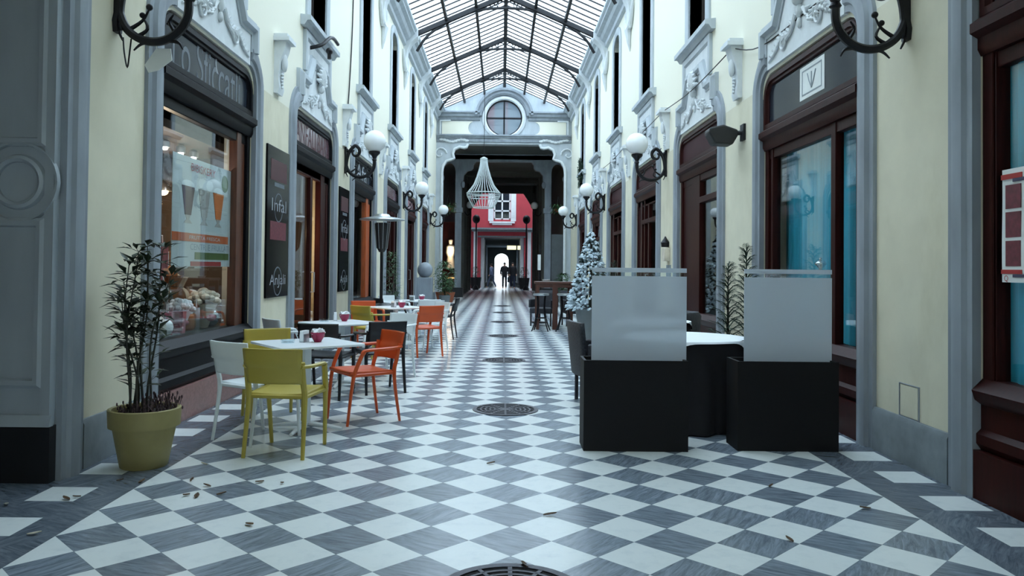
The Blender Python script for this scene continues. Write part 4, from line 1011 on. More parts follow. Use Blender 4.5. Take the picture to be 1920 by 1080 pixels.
chairs = [
 ('olive', (-1.67, 5.9), (.1, .995), 'olive yellow plastic armchair with its back to the camera, nearest chair of all'),
 ('white_plastic', (-2.02, 6.33), (.53, .85), 'white plastic armchair between the nearest olive chair and the display window'),
 ('olive', (-2.13, 7.1), (.46, -.89), 'olive yellow armchair facing the camera behind the nearest white table'),
 ('orange', (-1.32, 7.11), (-.81, -.585), 'orange plastic armchair turned towards the nearest white table'),
 ('black_plastic', (-1.43, 8.77), (-.45, .89), 'black plastic armchair behind the nearest orange chair'),
 ('white_plastic', (-2.4, 8.9), (.75, .66), 'white armchair in shade on the wall side of the second table'),
 ('black_plastic', (-1.92, 8.36), (.1, .995), 'black armchair mostly hidden in front of the second table'),
 ('white_plastic', (-1.47, 9.78), (-.5, -.86), 'white armchair facing the camera behind the second table'),
 ('olive', (-2.02, 12.1), (.6, .8), 'olive armchair seen from behind at the third table, next to the wall'),
 ('orange', (-1.3, 12.32), (-.55, .83), 'orange armchair seen from behind at the third table, aisle side'),
 ('orange', (-2.33, 13.25), (.4, -.9), 'orange armchair facing the camera at the patio heater'),
 ('white_plastic', (-1.3, 13.2), (-.7, -.6), 'white armchair beyond the third table, behind the orange one'),
 ('white_plastic', (-1.5, 14.6), (-.4, .9), 'white armchair seen from behind at the farthest white table'),
 ('black_plastic', (-1.22, 15.3), (-1, .1), 'black armchair at the aisle side of the farthest white table'),
 ('white_plastic', (-2.2, 15.95), (.77, -.64), 'white armchair facing the camera at the farthest white table'),
 ('black_plastic', (-2.12, 14.85), (.8, .5), 'black armchair beyond the patio heater pole'),
]
CP = {}
for m, (x, y), (fx, fy), lab in chairs:
    o = dup(CP[m]) if m in CP else chair(m)
    CP.setdefault(m, o)
    tag(o, lab, 'chair', 'plastic armchairs around the white tables')
    o.location = (x, y, 0); o.rotation_euler = (0, 0, math.atan2(-fx, fy))

# tables
def table():
    r = empty('cafe_table')
    w = .37
    pl = []
    for cx, cy, a in ((w-.03, w-.03, 0), (-w+.03, w-.03, PI/2), (-w+.03, -w+.03, PI), (w-.03, -w+.03, 1.5*PI)): pl += arc(cx, cy, .03, a, a+PI/2, 4)
    MB().prism(pl, lambda a, b, h: (a, b, h), .722, .742).build('table_top', 'table_white', r, bevel=.004)
    MB().box(-.03, .03, -.03, .03, .03, .722).build('column', 'white_plastic', r, bevel=.006)
    MB().box(-.16, .16, -.16, .16, .705, .722).build('mounting_plate', 'white_plastic', r)
    for k in range(4):
        a = k*PI/2+PI/4; 
        MB().tube([(.02*cos(a), .02*sin(a), .05), (.2*cos(a), .2*sin(a), .035), (.32*cos(a), .32*sin(a), .018)], [.03, .024, .016], 8, flat=.7).build('foot', 'white_plastic', r)
    return r
tp = None
for i, ((x, y), a, lab) in enumerate(((T1, .65, 'nearest square white café table, between olive and orange chairs'), (T2, .75, 'second square white café table, beside the shop door'), (T3, .72, 'third square white café table, in front of the patio heater'), (T4, .7, 'farthest square white café table'))):
    o = table() if i == 0 else dup(tp)
    if i == 0: tp = o
    o.location = (x, y, 0); o.rotation_euler = (0, 0, a); tag(o, lab, 'table', 'white café tables')
def bowl(): 
    r = empty('sugar_bowl'); bw_ = MB().lathe([(0, .004), (.03, 0), (.034, .01), (.058, .05), (.062, .085), (.056, .085), (.05, .05), (.0, .02)], n=20).build('bowl', 'magenta', r)
    b = MB(); rr = random.Random(2)
    for k in range(9): b.rbox(Matrix.Translation((.03*cos(k*2.4), .03*sin(k*2.4), .085)) @ Euler((rr.random(), rr.random(), k)).to_matrix().to_4x4(), .012, .05, .055)
    b.build('sugar_sachet', 'white_cloth', bw_); return r
bp = None
for i, (x, y, lab) in enumerate(((-1.64, 6.72, 'magenta sugar bowl on the nearest white table'), (-1.93, 9.3, 'magenta sugar bowl on the second white table'), (-1.66, 12.55, 'magenta sugar bowl on the third white table'), (-1.62, 15.3, 'magenta sugar bowl on the farthest white table'))):
    o = bowl() if i == 0 else dup(bp)
    if i == 0: bp = o
    o.location = (x, y, .742); tag(o, lab, 'sugar bowl', 'magenta sugar bowls')
def holder():
    r = empty('napkin_holder'); b = MB(); b.box(-.045, .045, -.02, .02, 0, .012); b.box(-.045, .045, -.022, -.018, 0, .07); b.box(-.045, .045, .018, .022, 0, .07); b.build('holder_frame', 'steel', r)
    MB().box(-.05, .05, -.016, .016, .012, .1).build('napkins', 'white_cloth', r); return r
hp = None
for i, (x, y, lab) in enumerate(((-1.75, 6.7, 'napkin holder beside the magenta bowl on the nearest table'), (-2.05, 9.35, 'napkin holder on the second white table'), (-1.8, 12.6, 'napkin holder on the third white table'), (-1.8, 15.2, 'napkin holder on the farthest white table'))):
    o = holder() if i == 0 else dup(hp)
    if i == 0: hp = o
    o.location = (x, y, .742); o.rotation_euler = (0, 0, 1.3+i*.5); tag(o, lab, 'napkin holder', 'napkin holders')
ash = None
for i, (x, y, lab) in enumerate(((-1.87, 6.62, 'clear glass ashtray on the nearest white table'), (-2.15, 9.2, 'clear glass ashtray on the second white table'))):
    o = MB().lathe([(0, .006), (.05, .004), (.055, 0), (.06, .03), (.052, .03), (.046, .01), (0, .01)], n=20).build('ashtray', 'crystal')
    o.location = (x, y, .742); tag(o, lab, 'ashtray')

# ------------------------------------------------------------------ patio heater
hx, hy = -2.22, 14.0
o = empty('patio_heater', (hx, hy, 0)); tag(o, 'steel mushroom patio heater with wide disc hood behind the third table', 'patio heater')
MB().lathe([(.24, 0), (.24, .05), (.23, .62), (.2, .7), (.06, .74)], (hx, hy, 0), 20).build('base_cylinder', 'black_plastic', o)
MB().lathe([(.028, .7), (.028, 1.7)], (hx, hy, 0), 10).build('pole', 'iron', o)
b = MB(); b.lathe([(.05, 1.66), (.09, 1.74), (.11, 1.95), (.13, 2.17), (.11, 2.19)], (hx, hy, 0), 16); b.build('burner', 'speaker_grey', o)
b = MB()
for k in range(10): b.tube([(hx+.1*cos(k*.628), hy+.1*sin(k*.628), 1.72), (hx+.15*cos(k*.628), hy+.15*sin(k*.628), 2.2)], .006, 5)
b.build('burner_cage', 'steel', o)
MB().lathe([(.41, 2.24), (.4, 2.255), (.15, 2.3), (.12, 2.34), (0, 2.35)], (hx, hy, 0), 36).build('hood', 'steel', o, solid=.006)

# ------------------------------------------------------------------ potted bamboo
pr_ = random.Random(3)
def leafquad(b, p, d, L, w, up):
    d = Vector(d).normalized(); sd = d.cross(Vector(up)); sd = sd.normalized() if sd.length > 1e-4 else Vector((1, 0, 0)); nn = sd.cross(d)
    p = Vector(p); mid = p+d*L*.45-nn*L*.03; tip = p+d*L-nn*L*.18
    b.add([tuple(p), tuple(mid+sd*w/2+nn*w*.15), tuple(tip), tuple(mid-sd*w/2+nn*w*.15), tuple(mid)], [(0, 1, 4), (1, 2, 4), (2, 3, 4), (3, 0, 4)])
px, py = -2.53, 5.42
o = empty('potted_bamboo', (px, py, 0)); tag(o, 'leafy bamboo in an olive yellow pot beside the grey gate leaf', 'potted plant')
MB().lathe([(.15, 0), (.155, .005), (.205, .27), (.205, .275), (.232, .28), (.238, .4), (.225, .405), (.21, .4), (.205, .36), (0, .36)], (px, py, 0), 36).build('pot', 'pot_olive', o)
MB().lathe([(0, .37), (.1, .375), (.207, .362)], (px, py, 0), 20).build('soil', 'soil', o)
lf = MB()
canes = [(-.13, .02, -.02, 1.5), (-.09, -.06, .03, 1.58), (-.04, .05, .0, 1.62), (-.02, -.05, .05, 1.5), (.02, .02, .1, 1.6), (-.1, .07, -.08, 1.35), (-.06, 0, -.12, 1.2), (.04, -.04, .12, 1.4)]
for i, (cx, cy, lean, hh) in enumerate(canes):
    pts = []
    for j in range(13):
        t = j/12; z = .36+(hh*.94-.36)*t
        pts.append((px+cx+lean*t*t+.015*sin(7*t+i), py+cy+.02*cos(5*t+i), z))
    MB().tube(pts, [.009-.006*j/12 for j in range(13)], 6).build('cane', 'stem', o)
    for j in range(2, 13):
        for q in range(4 if j < 6 else 7):
            if j < 6 and pr_.random() < .7: continue
            p = pts[j]; a = pr_.uniform(0, 2*PI); el = pr_.uniform(-.2, 1.1)
            L = pr_.uniform(.07, .14); base = Vector(p)+Vector((cos(a), sin(a), .4))*pr_.uniform(0, .06)
            if (base-Vector(p)).length > .02: lf.tube([p, tuple(base)], .002, 3)
            leafquad(lf, base, (cos(a), sin(a), el), L, L*.42, (0, 0, 1))
lf.build('foliage', 'leaf', o, ang=0, recalc=False)
b = MB()
for j in range(150):
    a = pr_.uniform(0, 2*PI); q = .2*math.sqrt(pr_.random()); x, y = px+.02+q*cos(a), py+q*sin(a); h = pr_.uniform(.02, .1)*(1.4 if x > px else .7)
    t = (x+pr_.uniform(-.05, .05), y+pr_.uniform(-.05, .05), .36+h)
    b.tube([(x, y, .36), t], .003, 3); b.ball(t, .007, .007, .014, 4, 3)
b.build('dry_heather', 'heather', o, ang=0)

# ------------------------------------------------------------------ planter screens on the right
def screen(x0, x1, y0, z1, gx0, gx1, lab):
    o = empty('planter_screen', ((x0+x1)/2, y0, 0)); tag(o, lab, 'planter screen', 'planter screens')
    d = .3
    b = MB(); o_ = [(x0, y0), (x1, y0), (x1, y0+d), (x0, y0+d)]; i_ = [(x0+.02, y0+.02), (x1-.02, y0+.02), (x1-.02, y0+d-.02), (x0+.02, y0+d-.02)]
    b.add([(x, y, z) for z, pp in ((0, o_), (z1, o_), (z1, i_), (.03, i_)) for x, y in pp], [(j*4+i, j*4+(i+1) % 4, j*4+4+(i+1) % 4, j*4+4+i) for j in range(3) for i in range(4)]+[(0, 3, 2, 1), (12, 13, 14, 15)])
    b.build('planter_box', 'black_box', o, ang=0)
    MB().box(x0+.02, x1-.02, y0+.02, y0+d-.02, z1-.06, z1-.04).build('lid_board', 'black_box', o)
    yg = y0+.12
    MB().box(gx0, gx1, yg, yg+.008, z1-.04, 1.345).build('frosted_panel', 'frosted', o, ang=0)
    MB().box(gx0, gx1, yg, yg+.008, 1.375, 1.41).build('frosted_strip', 'frosted', o, ang=0)
    MB().box(gx0, gx1, yg+.003, yg+.006, 1.345, 1.375).build('clear_band', 'crystal', o, ang=0)
screen(.585, 1.39, 5.985, .695, .655, 1.4, 'black planter box with frosted glass screen nearer the aisle')
screen(1.785, 2.57, 6.04, .692, 1.87, 2.565, 'black planter box with frosted glass screen nearer the teal window')

# draped table behind the screens
tx, ty, tr_ = 1.62, 7.14, .54
o = empty('round_table', (tx, ty, 0)); tag(o, 'round table draped in black under a white topper between the planter screens', 'table')
MB().lathe([(0, .75), (tr_, .75), (tr_, .775), (0, .775)], (tx, ty, 0), 32).build('table_top', 'bar_wood', o)
MB().lathe([(.25, .0), (.25, .03), (.04, .06), (.04, .75)], (tx, ty, 0), 16).build('pedestal', 'iron', o)
def skirt(u, v):
    a = 2*PI*u; q = (1-v)
    w = tr_+.012+q*(.05+.035*sin(a*11)+.02*sin(a*17+1))
    return (tx+w*cos(a), ty+w*sin(a), .012+v*.772)
b = MB(); b.grid(skirt, 132, 10); b.lathe([(0, .779), (tr_+.012, .784)], (tx, ty, 0), 40)
tag(b.build('tablecloth', 'black_cloth', recalc=False), 'long black tablecloth hanging to the floor between the screens', 'tablecloth')
def topper(u, v):
    a = 2*PI*u
    if v < .7: return (tx+(tr_+.018)*v/.7*cos(a), ty+(tr_+.018)*v/.7*sin(a), .79)
    t = (v-.7)/.3; dz = (.018+.1*abs(cos(2*a+1.0))**8)*t
    return (tx+(tr_+.022+.015*t)*cos(a), ty+(tr_+.022+.015*t)*sin(a), .79-dz)
tag(MB().grid(topper, 96, 12).build('table_topper', 'white_cloth', recalc=False), 'white square topper over the black tablecloth', 'tablecloth')
tx2, ty2 = 1.75, 9.35
o = empty('round_table', (tx2, ty2, 0)); tag(o, 'second black draped round table with folded white napkin, farther behind the screens', 'table')
MB().lathe([(.6, .0), (.5, .2), (.46, .75), (.46, .77), (0, .775)], (tx2, ty2, 0), 40, wob=lambda a, z: 1+.04*sin(a*12)*(1 if z < .3 else 0)).build('draped_cloth', 'black_cloth', o)
def topper2(u, v):
    a = 2*PI*u; rr = .47*min(1, v/.8); t = max(0, (v-.8)/.2)
    return (tx2+(rr+.01*t)*cos(a), ty2+(rr+.01*t)*sin(a), .785-.1*t*abs(cos(2*a))**2)
tag(MB().grid(topper2, 60, 10).build('table_topper', 'white_cloth', recalc=False), 'white topper on the farther draped round table', 'tablecloth')
o = empty('tub_chair', (2.2, 10.2, 0)); tag(o, 'dark tub chair behind the draped tables by the maroon window', 'chair')
b = MB(); b.lathe([(.3, .25), (.34, .3), (.36, .8), (.33, .85), (.28, .8), (.28, .46), (0, .46)], (2.2, 10.2, 0), 24); b.build('shell', 'wicker', o)
for q in ((-.2, -.2), (.2, -.2), (-.2, .2), (.2, .2)): MB().tube([(2.2+q[0], 10.2+q[1], 0), (2.2+q[0], 10.2+q[1], .27)], .02, 8).build('leg', 'iron', o)
def wicker_chair(x, y, rz_, lab):
    o = empty('wicker_chair')
    b = MB(); b.box(-.28, .28, -.28, .26, .3, .44); b.build('seat', 'wicker', o, bevel=.03)
    b = MB(); b.grid(lambda u, v: ((2*u-1)*.28, -.28-.06*v-.03*(1-(2*u-1)**2), .3+.55*v), 8, 6); b.build('backrest', 'wicker', o, solid=.04)
    for q in (-1, 1):
        MB().box(q*.25, q*.31, -.28, .24, .44, .64).build('armrest', 'wicker', o, bevel=.02)
        for yy in (-.25, .22): MB().tube([(q*.25, yy, 0), (q*.25, yy, .32)], .02, 8).build('leg', 'wicker', o)
    tag(o, lab, 'chair', 'dark wicker chairs on the right'); o.location = (x, y, 0); o.rotation_euler = (0, 0, rz_)
wicker_chair(1.05, 8.15, -1.4, 'dark wicker armchair peeping out beside the nearer planter screen')
wicker_chair(.98, 19.0, 2.8, 'dark wicker armchair behind the high bar table, aisle side')
wicker_chair(1.75, 19.05, 3.3, 'dark wicker armchair behind the high bar table, wall side')

# high bar table and stools
o = empty('bar_table', (1.16, 18.1, 0)); tag(o, 'high dark red wooden bar table before the white tree', 'table')
bx0, bx1, by0, by1 = .72, 1.62, 17.75, 18.5
MB().box(bx0, bx1, by0, by1, 1.04, 1.09).build('table_top', 'bar_wood', o, bevel=.006)
for x in (bx0+.03, bx1-.1):
    for y in (by0+.02, by1-.09): MB().box(x, x+.07, y, y+.07, 0, 1.04).build('leg', 'bar_wood', o)
MB().box(1.12, 1.24, by0, by0+.06, 0, 1.04).build('centre_post', 'bar_wood', o)
b = MB(); b.box(bx0+.05, bx1-.05, by0+.03, by0+.06, .96, 1.04); b.box(bx0+.05, bx1-.05, by1-.06, by1-.03, .96, 1.04); b.build('apron', 'bar_wood', o)
sp_ = None
for i, (x, y, lab) in enumerate(((.84, 17.35, 'round seated bar stool at the aisle end of the high table'), (1.38, 17.4, 'round seated bar stool at the wall end of the high table'))):
    o = empty('bar_stool', (0, 0, 0))
    MB().lathe([(.0, .79), (.17, .79), (.185, .81), (.18, .835), (0, .845)], n=24).build('seat', 'steel', o)
    for k in range(4):
        a = k*PI/2+.6
        MB().tube(smoothp([(.12*cos(a), .12*sin(a), .79), (.1*cos(a), .1*sin(a), .5), (.17*cos(a), .17*sin(a), .2), (.26*cos(a), .26*sin(a), 0)], 4), .015, 6).build('leg', 'iron', o)
    MB().lathe([(.13, .28), (.145, .29), (.13, .3)], n=20).build('foot_ring', 'iron', o)
    tag(o, lab, 'bar stool', 'bar stools at the high table'); o.location = (x, y, 0)
o = MB().lathe([(0, .005), (.07, 0), (.09, .05), (.08, .05), (0, .02)], n=18).build('bowl', 'white_plastic'); o.location = (.98, 18.0, 1.09); tag(o, 'small white bowl on the high bar table', 'bowl')
o = empty('sign_stand', (.93, 19.9, 0)); tag(o, 'slim black post stand with pale card beside the bar table', 'stand')
MB().tube([(.93, 19.9, 0), (.93, 19.9, 2.0)], .03, 8).build('post', 'iron', o); MB().lathe([(.2, 0), (.2, .03), (.03, .05)], (.93, 19.9, 0), 16).build('foot', 'iron', o); MB().box(.87, .95, 19.85, 19.87, 1.35, 1.75).build('card', 'paper', o)

# ------------------------------------------------------------------ flocked tree
fx, fy = 1.73, 15.5
o = empty('christmas_tree', (fx, fy, 0)); tag(o, 'white flocked christmas tree in a grey pot on the right', 'christmas tree')
MB().lathe([(.2, 0), (.21, .01), (.3, .55), (.3, .6), (.26, .6), (.25, .55), (0, .55)], (fx, fy, 0), 24).build('pot', 'grey_pot', o)
MB().tube([(fx, fy, .5), (fx, fy, 2.1)], [.04, .01], 8).build('trunk', 'stem', o)
MB().tube([(fx, fy, 2.05), (fx, fy, 2.2)], [.02, .012], 6).build('tip', 'flock', o)
tr2 = random.Random(8); bw = MB(); bd = MB()
for j in range(1100):
    t = tr2.random()**.8; z = .62+1.45*(1-t)*1.0; R = .47*(t**.85)+.03
    z = 2.1-1.5*t; a = tr2.uniform(0, 2*PI); q = R*(.55+.45*tr2.random()**.5)
    p = Vector((fx+q*cos(a), fy+q*sin(a), z+tr2.uniform(-.03, .03)))
    L = tr2.uniform(.06, .12)
    d = Vector((cos(a), sin(a), tr2.uniform(-.7, .3)))
    d = Vector((cos(a+tr2.uniform(-.7, .7)), sin(a+tr2.uniform(-.7, .7)), d.z)).normalized()
    tgt = bw if tr2.random() < .74 else bd
    tgt.tube([tuple(p-d*L*.5), tuple(p), tuple(p+d*L*.5)], [.008, .027, .004], 5)
bw.build('snowy_foliage', 'flock', o); bd.build('dark_foliage', 'flock_dark', o)

# ------------------------------------------------------------------ shrubs
def shrub(x, y, h, r_, m, lab, kind='tall', pot='grey_pot', ph=.4, pr2=.2, n=420, name='potted_shrub', seed=1, z0=0):
    rr = random.Random(seed)
    o = empty(name, (x, y, z0)); tag(o, lab, 'potted plant')
    MB().lathe([(pr2*.75, z0), (pr2, z0+ph), (pr2*.9, z0+ph), (pr2*.85, z0+ph-.04), (0, z0+ph-.04)], (x, y, 0), 18).build('pot', pot, o)
    b = MB(); b.tube([(x, y, z0+ph-.05), (x+.02, y, z0+ph+.55*h)], [.018, .006], 6); b.build('stem', 'stem', o)
    b = MB()
    for j in range(n):
        t = rr.random(); z = z0+ph+h*t; R = r_*(1-.75*t if kind == 'tall' else math.sqrt(max(.05, 1-(2*t-1)**2)))
        a = rr.uniform(0, 2*PI); q = R*math.sqrt(rr.random()); p = (x+q*cos(a), y+q*sin(a), z)
        L = rr.uniform(.08, .16)
        if kind == 'tall': leafquad(b, p, (cos(a), sin(a), rr.uniform(-.3, .9)), L, L*.22, (0, 0, 1))
        else: leafquad(b, p, (cos(a), sin(a), rr.uniform(-.6, .8)), L, L*.5, (0, 0, 1))
    b.build('foliage', m, o, ang=0, recalc=False)
def conifer(x, y, ph, h, lab, seed, R0=.3):
    rr = random.Random(seed); o = empty('potted_conifer', (x, y, 0)); tag(o, lab, 'potted plant')
    MB().lathe([(.16, 0), (.22, ph), (.2, ph), (.19, ph-.04), (0, ph-.04)], (x, y, 0), 18).build('pot', 'black_box', o)
    b = MB(); b.tube([(x, y, ph-.05), (x, y, ph+h)], [.02, .004], 6); b.build('trunk', 'stem', o)
    b = MB()
    for j in range(46):
        t = (j+.5)/46; z = ph+.05+(h-.05)*t; a = j*2.4+rr.uniform(-.5, .5); R = R0*(1-.8*t)*rr.uniform(.55, 1.2)
        tip = Vector((x+R*cos(a), y+R*sin(a), z+.12*R/R0+.03)); base = Vector((x, y, z))
        b.tube([tuple(base), tuple((base+tip)/2+Vector((0, 0, .02))), tuple(tip)], [.008, .006, .003], 4)
        for q in range(13):
            u = .15+.85*q/12; p = base.lerp(tip, u)
            for sgn in (-1, 1):
                d = Vector((cos(a+sgn*.9), sin(a+sgn*.9), rr.uniform(-.1, .6)))
                leafquad(b, p, d, .07*(1.1-u*.5), .014, (0, 0, 1))
    b.build('foliage', 'conifer', o, ang=0, recalc=False)
conifer(2.6, 9.1, .45, 1.0, 'dark conifer behind the gap between the planter screens, against the cream pier', 21)
conifer(2.64, 8.55, .5, 1.15, 'dark conifer behind the screen in front of the teal window', 22, .26)
conifer(2.5, 17.6, .5, 1.05, 'small dark conifer by the maroon doors beyond the white tree', 23)
shrub(-2.45, 17.0, 1.3, .2, 'leaf_green', 'slim tall green shrub in a pot beyond the patio heater', seed=31, n=500)
o = empty('stone_pedestal', (-2.61, 26, 0)); tag(o, 'grey stone pedestal with a ball on top along the left wall', 'pedestal')
MB().box(-2.86, -2.36, 25.75, 26.25, 0, 1.05).build('pedestal_block', 'stone', o, bevel=.02); MB().ball((-2.61, 26, 1.3), .26, nu=18, nv=12).build('stone_ball', 'stone', o)
shrub(-1.98, 26.45, 1.15, .34, 'leaf_green', 'bushy green shrub beside the stone ball pedestal', kind='round', seed=33, ph=.45, n=520)
shrub(-2.3, 31.2, .65, .3, 'leaf_green', 'low planter of green and reddish leaves near the end arch', kind='round', pot='terracotta', seed=35, ph=.4, pr2=.4)
b = shrub(2.45, 31.5, .8, .3, 'leaf_green', 'green shrub near the end arch on the right', kind='round', seed=37, ph=.4)
def basket(x, y, z, lab, seed, m='leaf_green'):
    rr = random.Random(seed); o = empty('hanging_basket', (x, y, z)); tag(o, lab, 'hanging plant')
    MB().lathe([(.02, -.16), (.14, -.1), (.18, 0), (.15, 0), (0, -.03)], (x, y, z), 14).build('basket', 'terracotta', o)
    b = MB()
    for k in range(3): b.tube([(x+.16*cos(k*2.1), y+.16*sin(k*2.1), z), (x, y, z+.55)], .006, 4)
    b.build('chain', 'iron', o)
    b = MB()
    for j in range(260):
        a = rr.uniform(0, 2*PI); q = .32*math.sqrt(rr.random()); p = (x+q*cos(a), y+q*sin(a), z+rr.uniform(-.3, .2)*(q/.32)+.05); leafquad(b, p, (cos(a), sin(a), rr.uniform(-1, .4)), .13, .05, (0, 0, 1))
    b.build('foliage', m, o, ang=0, recalc=False)
basket(-2.45, 34.6, 4.05, 'hanging green basket in the side bay by the end arch, left', 41)
basket(2.45, 34.6, 4.05, 'hanging green basket in the side bay by the end arch, right', 42)
rr = random.Random(5); o = empty('wreath', (2.84, 28.4, 4.9)); tag(o, 'dark green wreath hung high on the right wall near the far end', 'wreath')
b = MB()
for j in range(240):
    a = rr.uniform(0, 2*PI); d = (rr.uniform(-.1, .1), cos(a)+rr.uniform(-.6, .6), sin(a)+rr.uniform(-.6, .6)); leafquad(b, (2.84-rr.uniform(0, .1), 28.4+.34*cos(a)*rr.uniform(.8, 1.1), 4.9+.42*sin(a)*rr.uniform(.8, 1.1)), d, .16, .07, (1, 0, 0))
b.build('foliage', 'conifer', o, ang=0, recalc=False)
MB().tube([(2.82, 28.4+.34*cos(2*PI*i/24), 4.9+.42*sin(2*PI*i/24)) for i in range(25)], .05, 6).build('ring', 'conifer', o)

# ------------------------------------------------------------------ crystal chandelier ornament
cx, cy = -.82, 32.0
o = empty('chandelier', (cx, cy, 5.9)); tag(o, 'flared bead chandelier hanging in front of the end opening', 'chandelier')
rings = [(.14, 5.9), (.17, 5.6), (.28, 5.2), (.44, 4.8), (.7, 4.47), (.66, 4.3), (.42, 3.87)]
b = MB()
for k in range(30):
    a = 2*PI*k/30
    b.tube(smoothp([(cx+r_*cos(a), cy+r_*sin(a), z) for r_, z in rings[:5]], 3), .012, 4)
    b.tube(smoothp([(cx+r_*cos(a), cy+r_*sin(a), z) for r_, z in rings[4:]], 3), .012, 4)
b.build('bead_strand', 'bead', o)
b = MB()
for r_, z in (rings[0], rings[4], rings[5], rings[6]): MB().tube([(cx+r_*cos(2*PI*i/40), cy+r_*sin(2*PI*i/40), z) for i in range(41)], .02, 6).build('hoop', 'bead', o)
MB().tube([(cx, cy, 5.88), (cx, cy, rz(cx)-.02)], .012, 5).build('suspension_wire', 'iron', o)
MB().lathe([(.02, 5.98), (.14, 5.92), (.14, 5.88)], (cx, cy, 0), 16).build('top_cap', 'bead', o)

# ------------------------------------------------------------------ round drain gratings
gp = None
for i, y in enumerate((3.36, 7.69, 11.76, 15.95, 20.1, 24.3, 28.5)):
    if i == 0:
        o = empty('drain_grate', (0, 0, 0))
        MB().lathe([(0, .0012), (.3, .0012), (.3, .002), (0, .002)], n=40).build('shade_disc', 'shade_disc', o)  # flat near-black disc stands in for the shade beneath the grating
        MB().lathe([(.285, .001), (.325, .001), (.325, .008), (.285, .008)], n=56).build('rim', 'cast_iron', o)
        b = MB()
        for r_ in (.055, .1, .145, .19, .235): b.lathe([(r_, .001), (r_+.016, .001), (r_+.016, .007), (r_, .007)], n=44)
        for k in range(12):
            a = k*PI/6; b.rbox(Matrix.Rotation(a, 4, 'Z') @ Matrix.Translation((.17, 0, .0035)), .26, .02, .007)
        b.lathe([(0, .001), (.04, .001), (.04, .007), (0, .007)], n=16)
        b.build('grating', 'cast_iron', o); gp = o
    else: o = dup(gp)
    o.location = (-.005, y, 0); tag(o, 'round cast iron drain grating in the central aisle, %s from the camera' % ORD[i], 'drain', 'round drain gratings down the aisle')

# fallen leaves
def leaf(x, y, a, L, m, lab):
    b = MB(); b.grid(lambda u, v: (L*(u-.5), L*.4*(v-.5)*(1-(2*u-1)**2+.1), .004+.012*abs(v-.5)+.01*u*u), 8, 4)
    k = b.build('dry_leaf', m, recalc=False, solid=.001); k.location = (x, y, 0); k.rotation_euler = (0, 0, a); tag(k, lab, 'leaf', 'fallen leaves on the floor'); return k
leaf(.06, 3.67, 1.4, .09, 'leaf_dry', 'curled dark leaf at the rim of the nearest drain grating').rotation_euler = (.5, .2, 1.8)
leaf(.23, 4.42, .1, .075, 'leaf_dry', 'dark twig-like leaf on a white tile just beyond the nearest grating')
leaf(-.12, 5.56, .2, .06, 'leaf_dry', 'dark leaf near the middle of the floor, beyond the nearest grating')
for j, (x, y, m) in enumerate([(-2.5, 5.02, 'leaf_dry'), (-2.35, 5.0, 'leaf_dry'), (-2.62, 4.62, 'leaf_dry'), (-2.58, 4.66, 'leaf_dry'), (-2.9, 4.5, 'leaf_pale'), (-2.45, 4.02, 'leaf_pale'), (-2.05, 5.05, 'leaf_dry'), (-1.9, 4.92, 'leaf_dry'), (-1.6, 5.02, 'leaf_dry'), (-1.45, 5.0, 'leaf_dry'), (-1.75, 4.75, 'leaf_dry'), (-1.88, 4.7, 'leaf_dry'), (-2.12, 5.45, 'leaf_pale'), (-1.95, 4.72, 'leaf_dry'), (-1.4, 4.2, 'leaf_dry'), (1.7, 5.05, 'leaf_dry'), (1.45, 4.05, 'leaf_dry'), (2.1, 4.6, 'leaf_dry')]):
    leaf(x, y, j*1.3, .045+.012*(j % 3), m, 'small dry leaf fallen on the chequered floor' if m == 'leaf_dry' else 'pale dry leaf fallen on the chequered floor')

# ------------------------------------------------------------------ lit niche in the left side bay and passage signs
o = empty('shop_display', (-2.55, 37.2, 0)); tag(o, 'lit shop display with a pale dressed figure in the side bay of the end arch', 'shop display')
MB().box(-2.9, -2.2, 37.6, 37.65, 0, 3.6).build('red_backing', 'maroon', o)
b = MB(); b.lathe([(.02, 2.75), (.1, 2.7), (.08, 2.5), (.2, 2.4), (.23, 2.1), (.16, 1.9), (.22, 1.5), (.24, 1.35)], (-2.5, 37.3, 0), 14); b.build('pale_garment', 'cream_item', o)
MB().tube([(-2.5, 37.3, .9), (-2.5, 37.3, 1.4)], .02, 6).build('stand_post', 'iron', o)
MB().box(-2.75, -2.25, 37.1, 37.5, .86, .92).build('glowing_table_top', 'warm_glow', o); MB().box(-2.7, -2.3, 37.15, 37.45, 0, .86).build('table_body', 'brown_wood', o)  # table top glows by itself, carrying the light of the display
o = tag(MB().box(2.29, 2.83, 36.6, 36.65, 0, 3.0).build('door_panel', 'grey_pot'), 'pale grey door panel in the side bay of the end arch, right', 'door panel')
o = empty('hanging_sign', (.75, 56, 2.9)); tag(o, 'lit pale yellow sign boxes hanging in the passage of the red house', 'sign')
MB().box(.35, 1.0, 56, 56.08, 2.72, 3.0).build('sign_box', 'sign_yellow', o); MB().box(1.1, 1.4, 56, 56.08, 2.72, 3.0).build('small_sign_box', 'sign_yellow', o)
b = MB(); b.box(.45, .47, 56.02, 56.05, 3.0, 3.5); b.box(1.2, 1.22, 56.02, 56.05, 3.0, 3.5); b.build('hanger', 'iron', o)
for x, lab, sd in ((-1.75, 'dark potted bush at the court end of the passage, left', 51), (1.45, 'dark potted bush at the court end of the passage, right', 52)):
    shrub(x, 51.5, .7, .3, 'conifer', lab, kind='round', pot='black_box', seed=sd, ph=.75, pr2=.38, n=200)

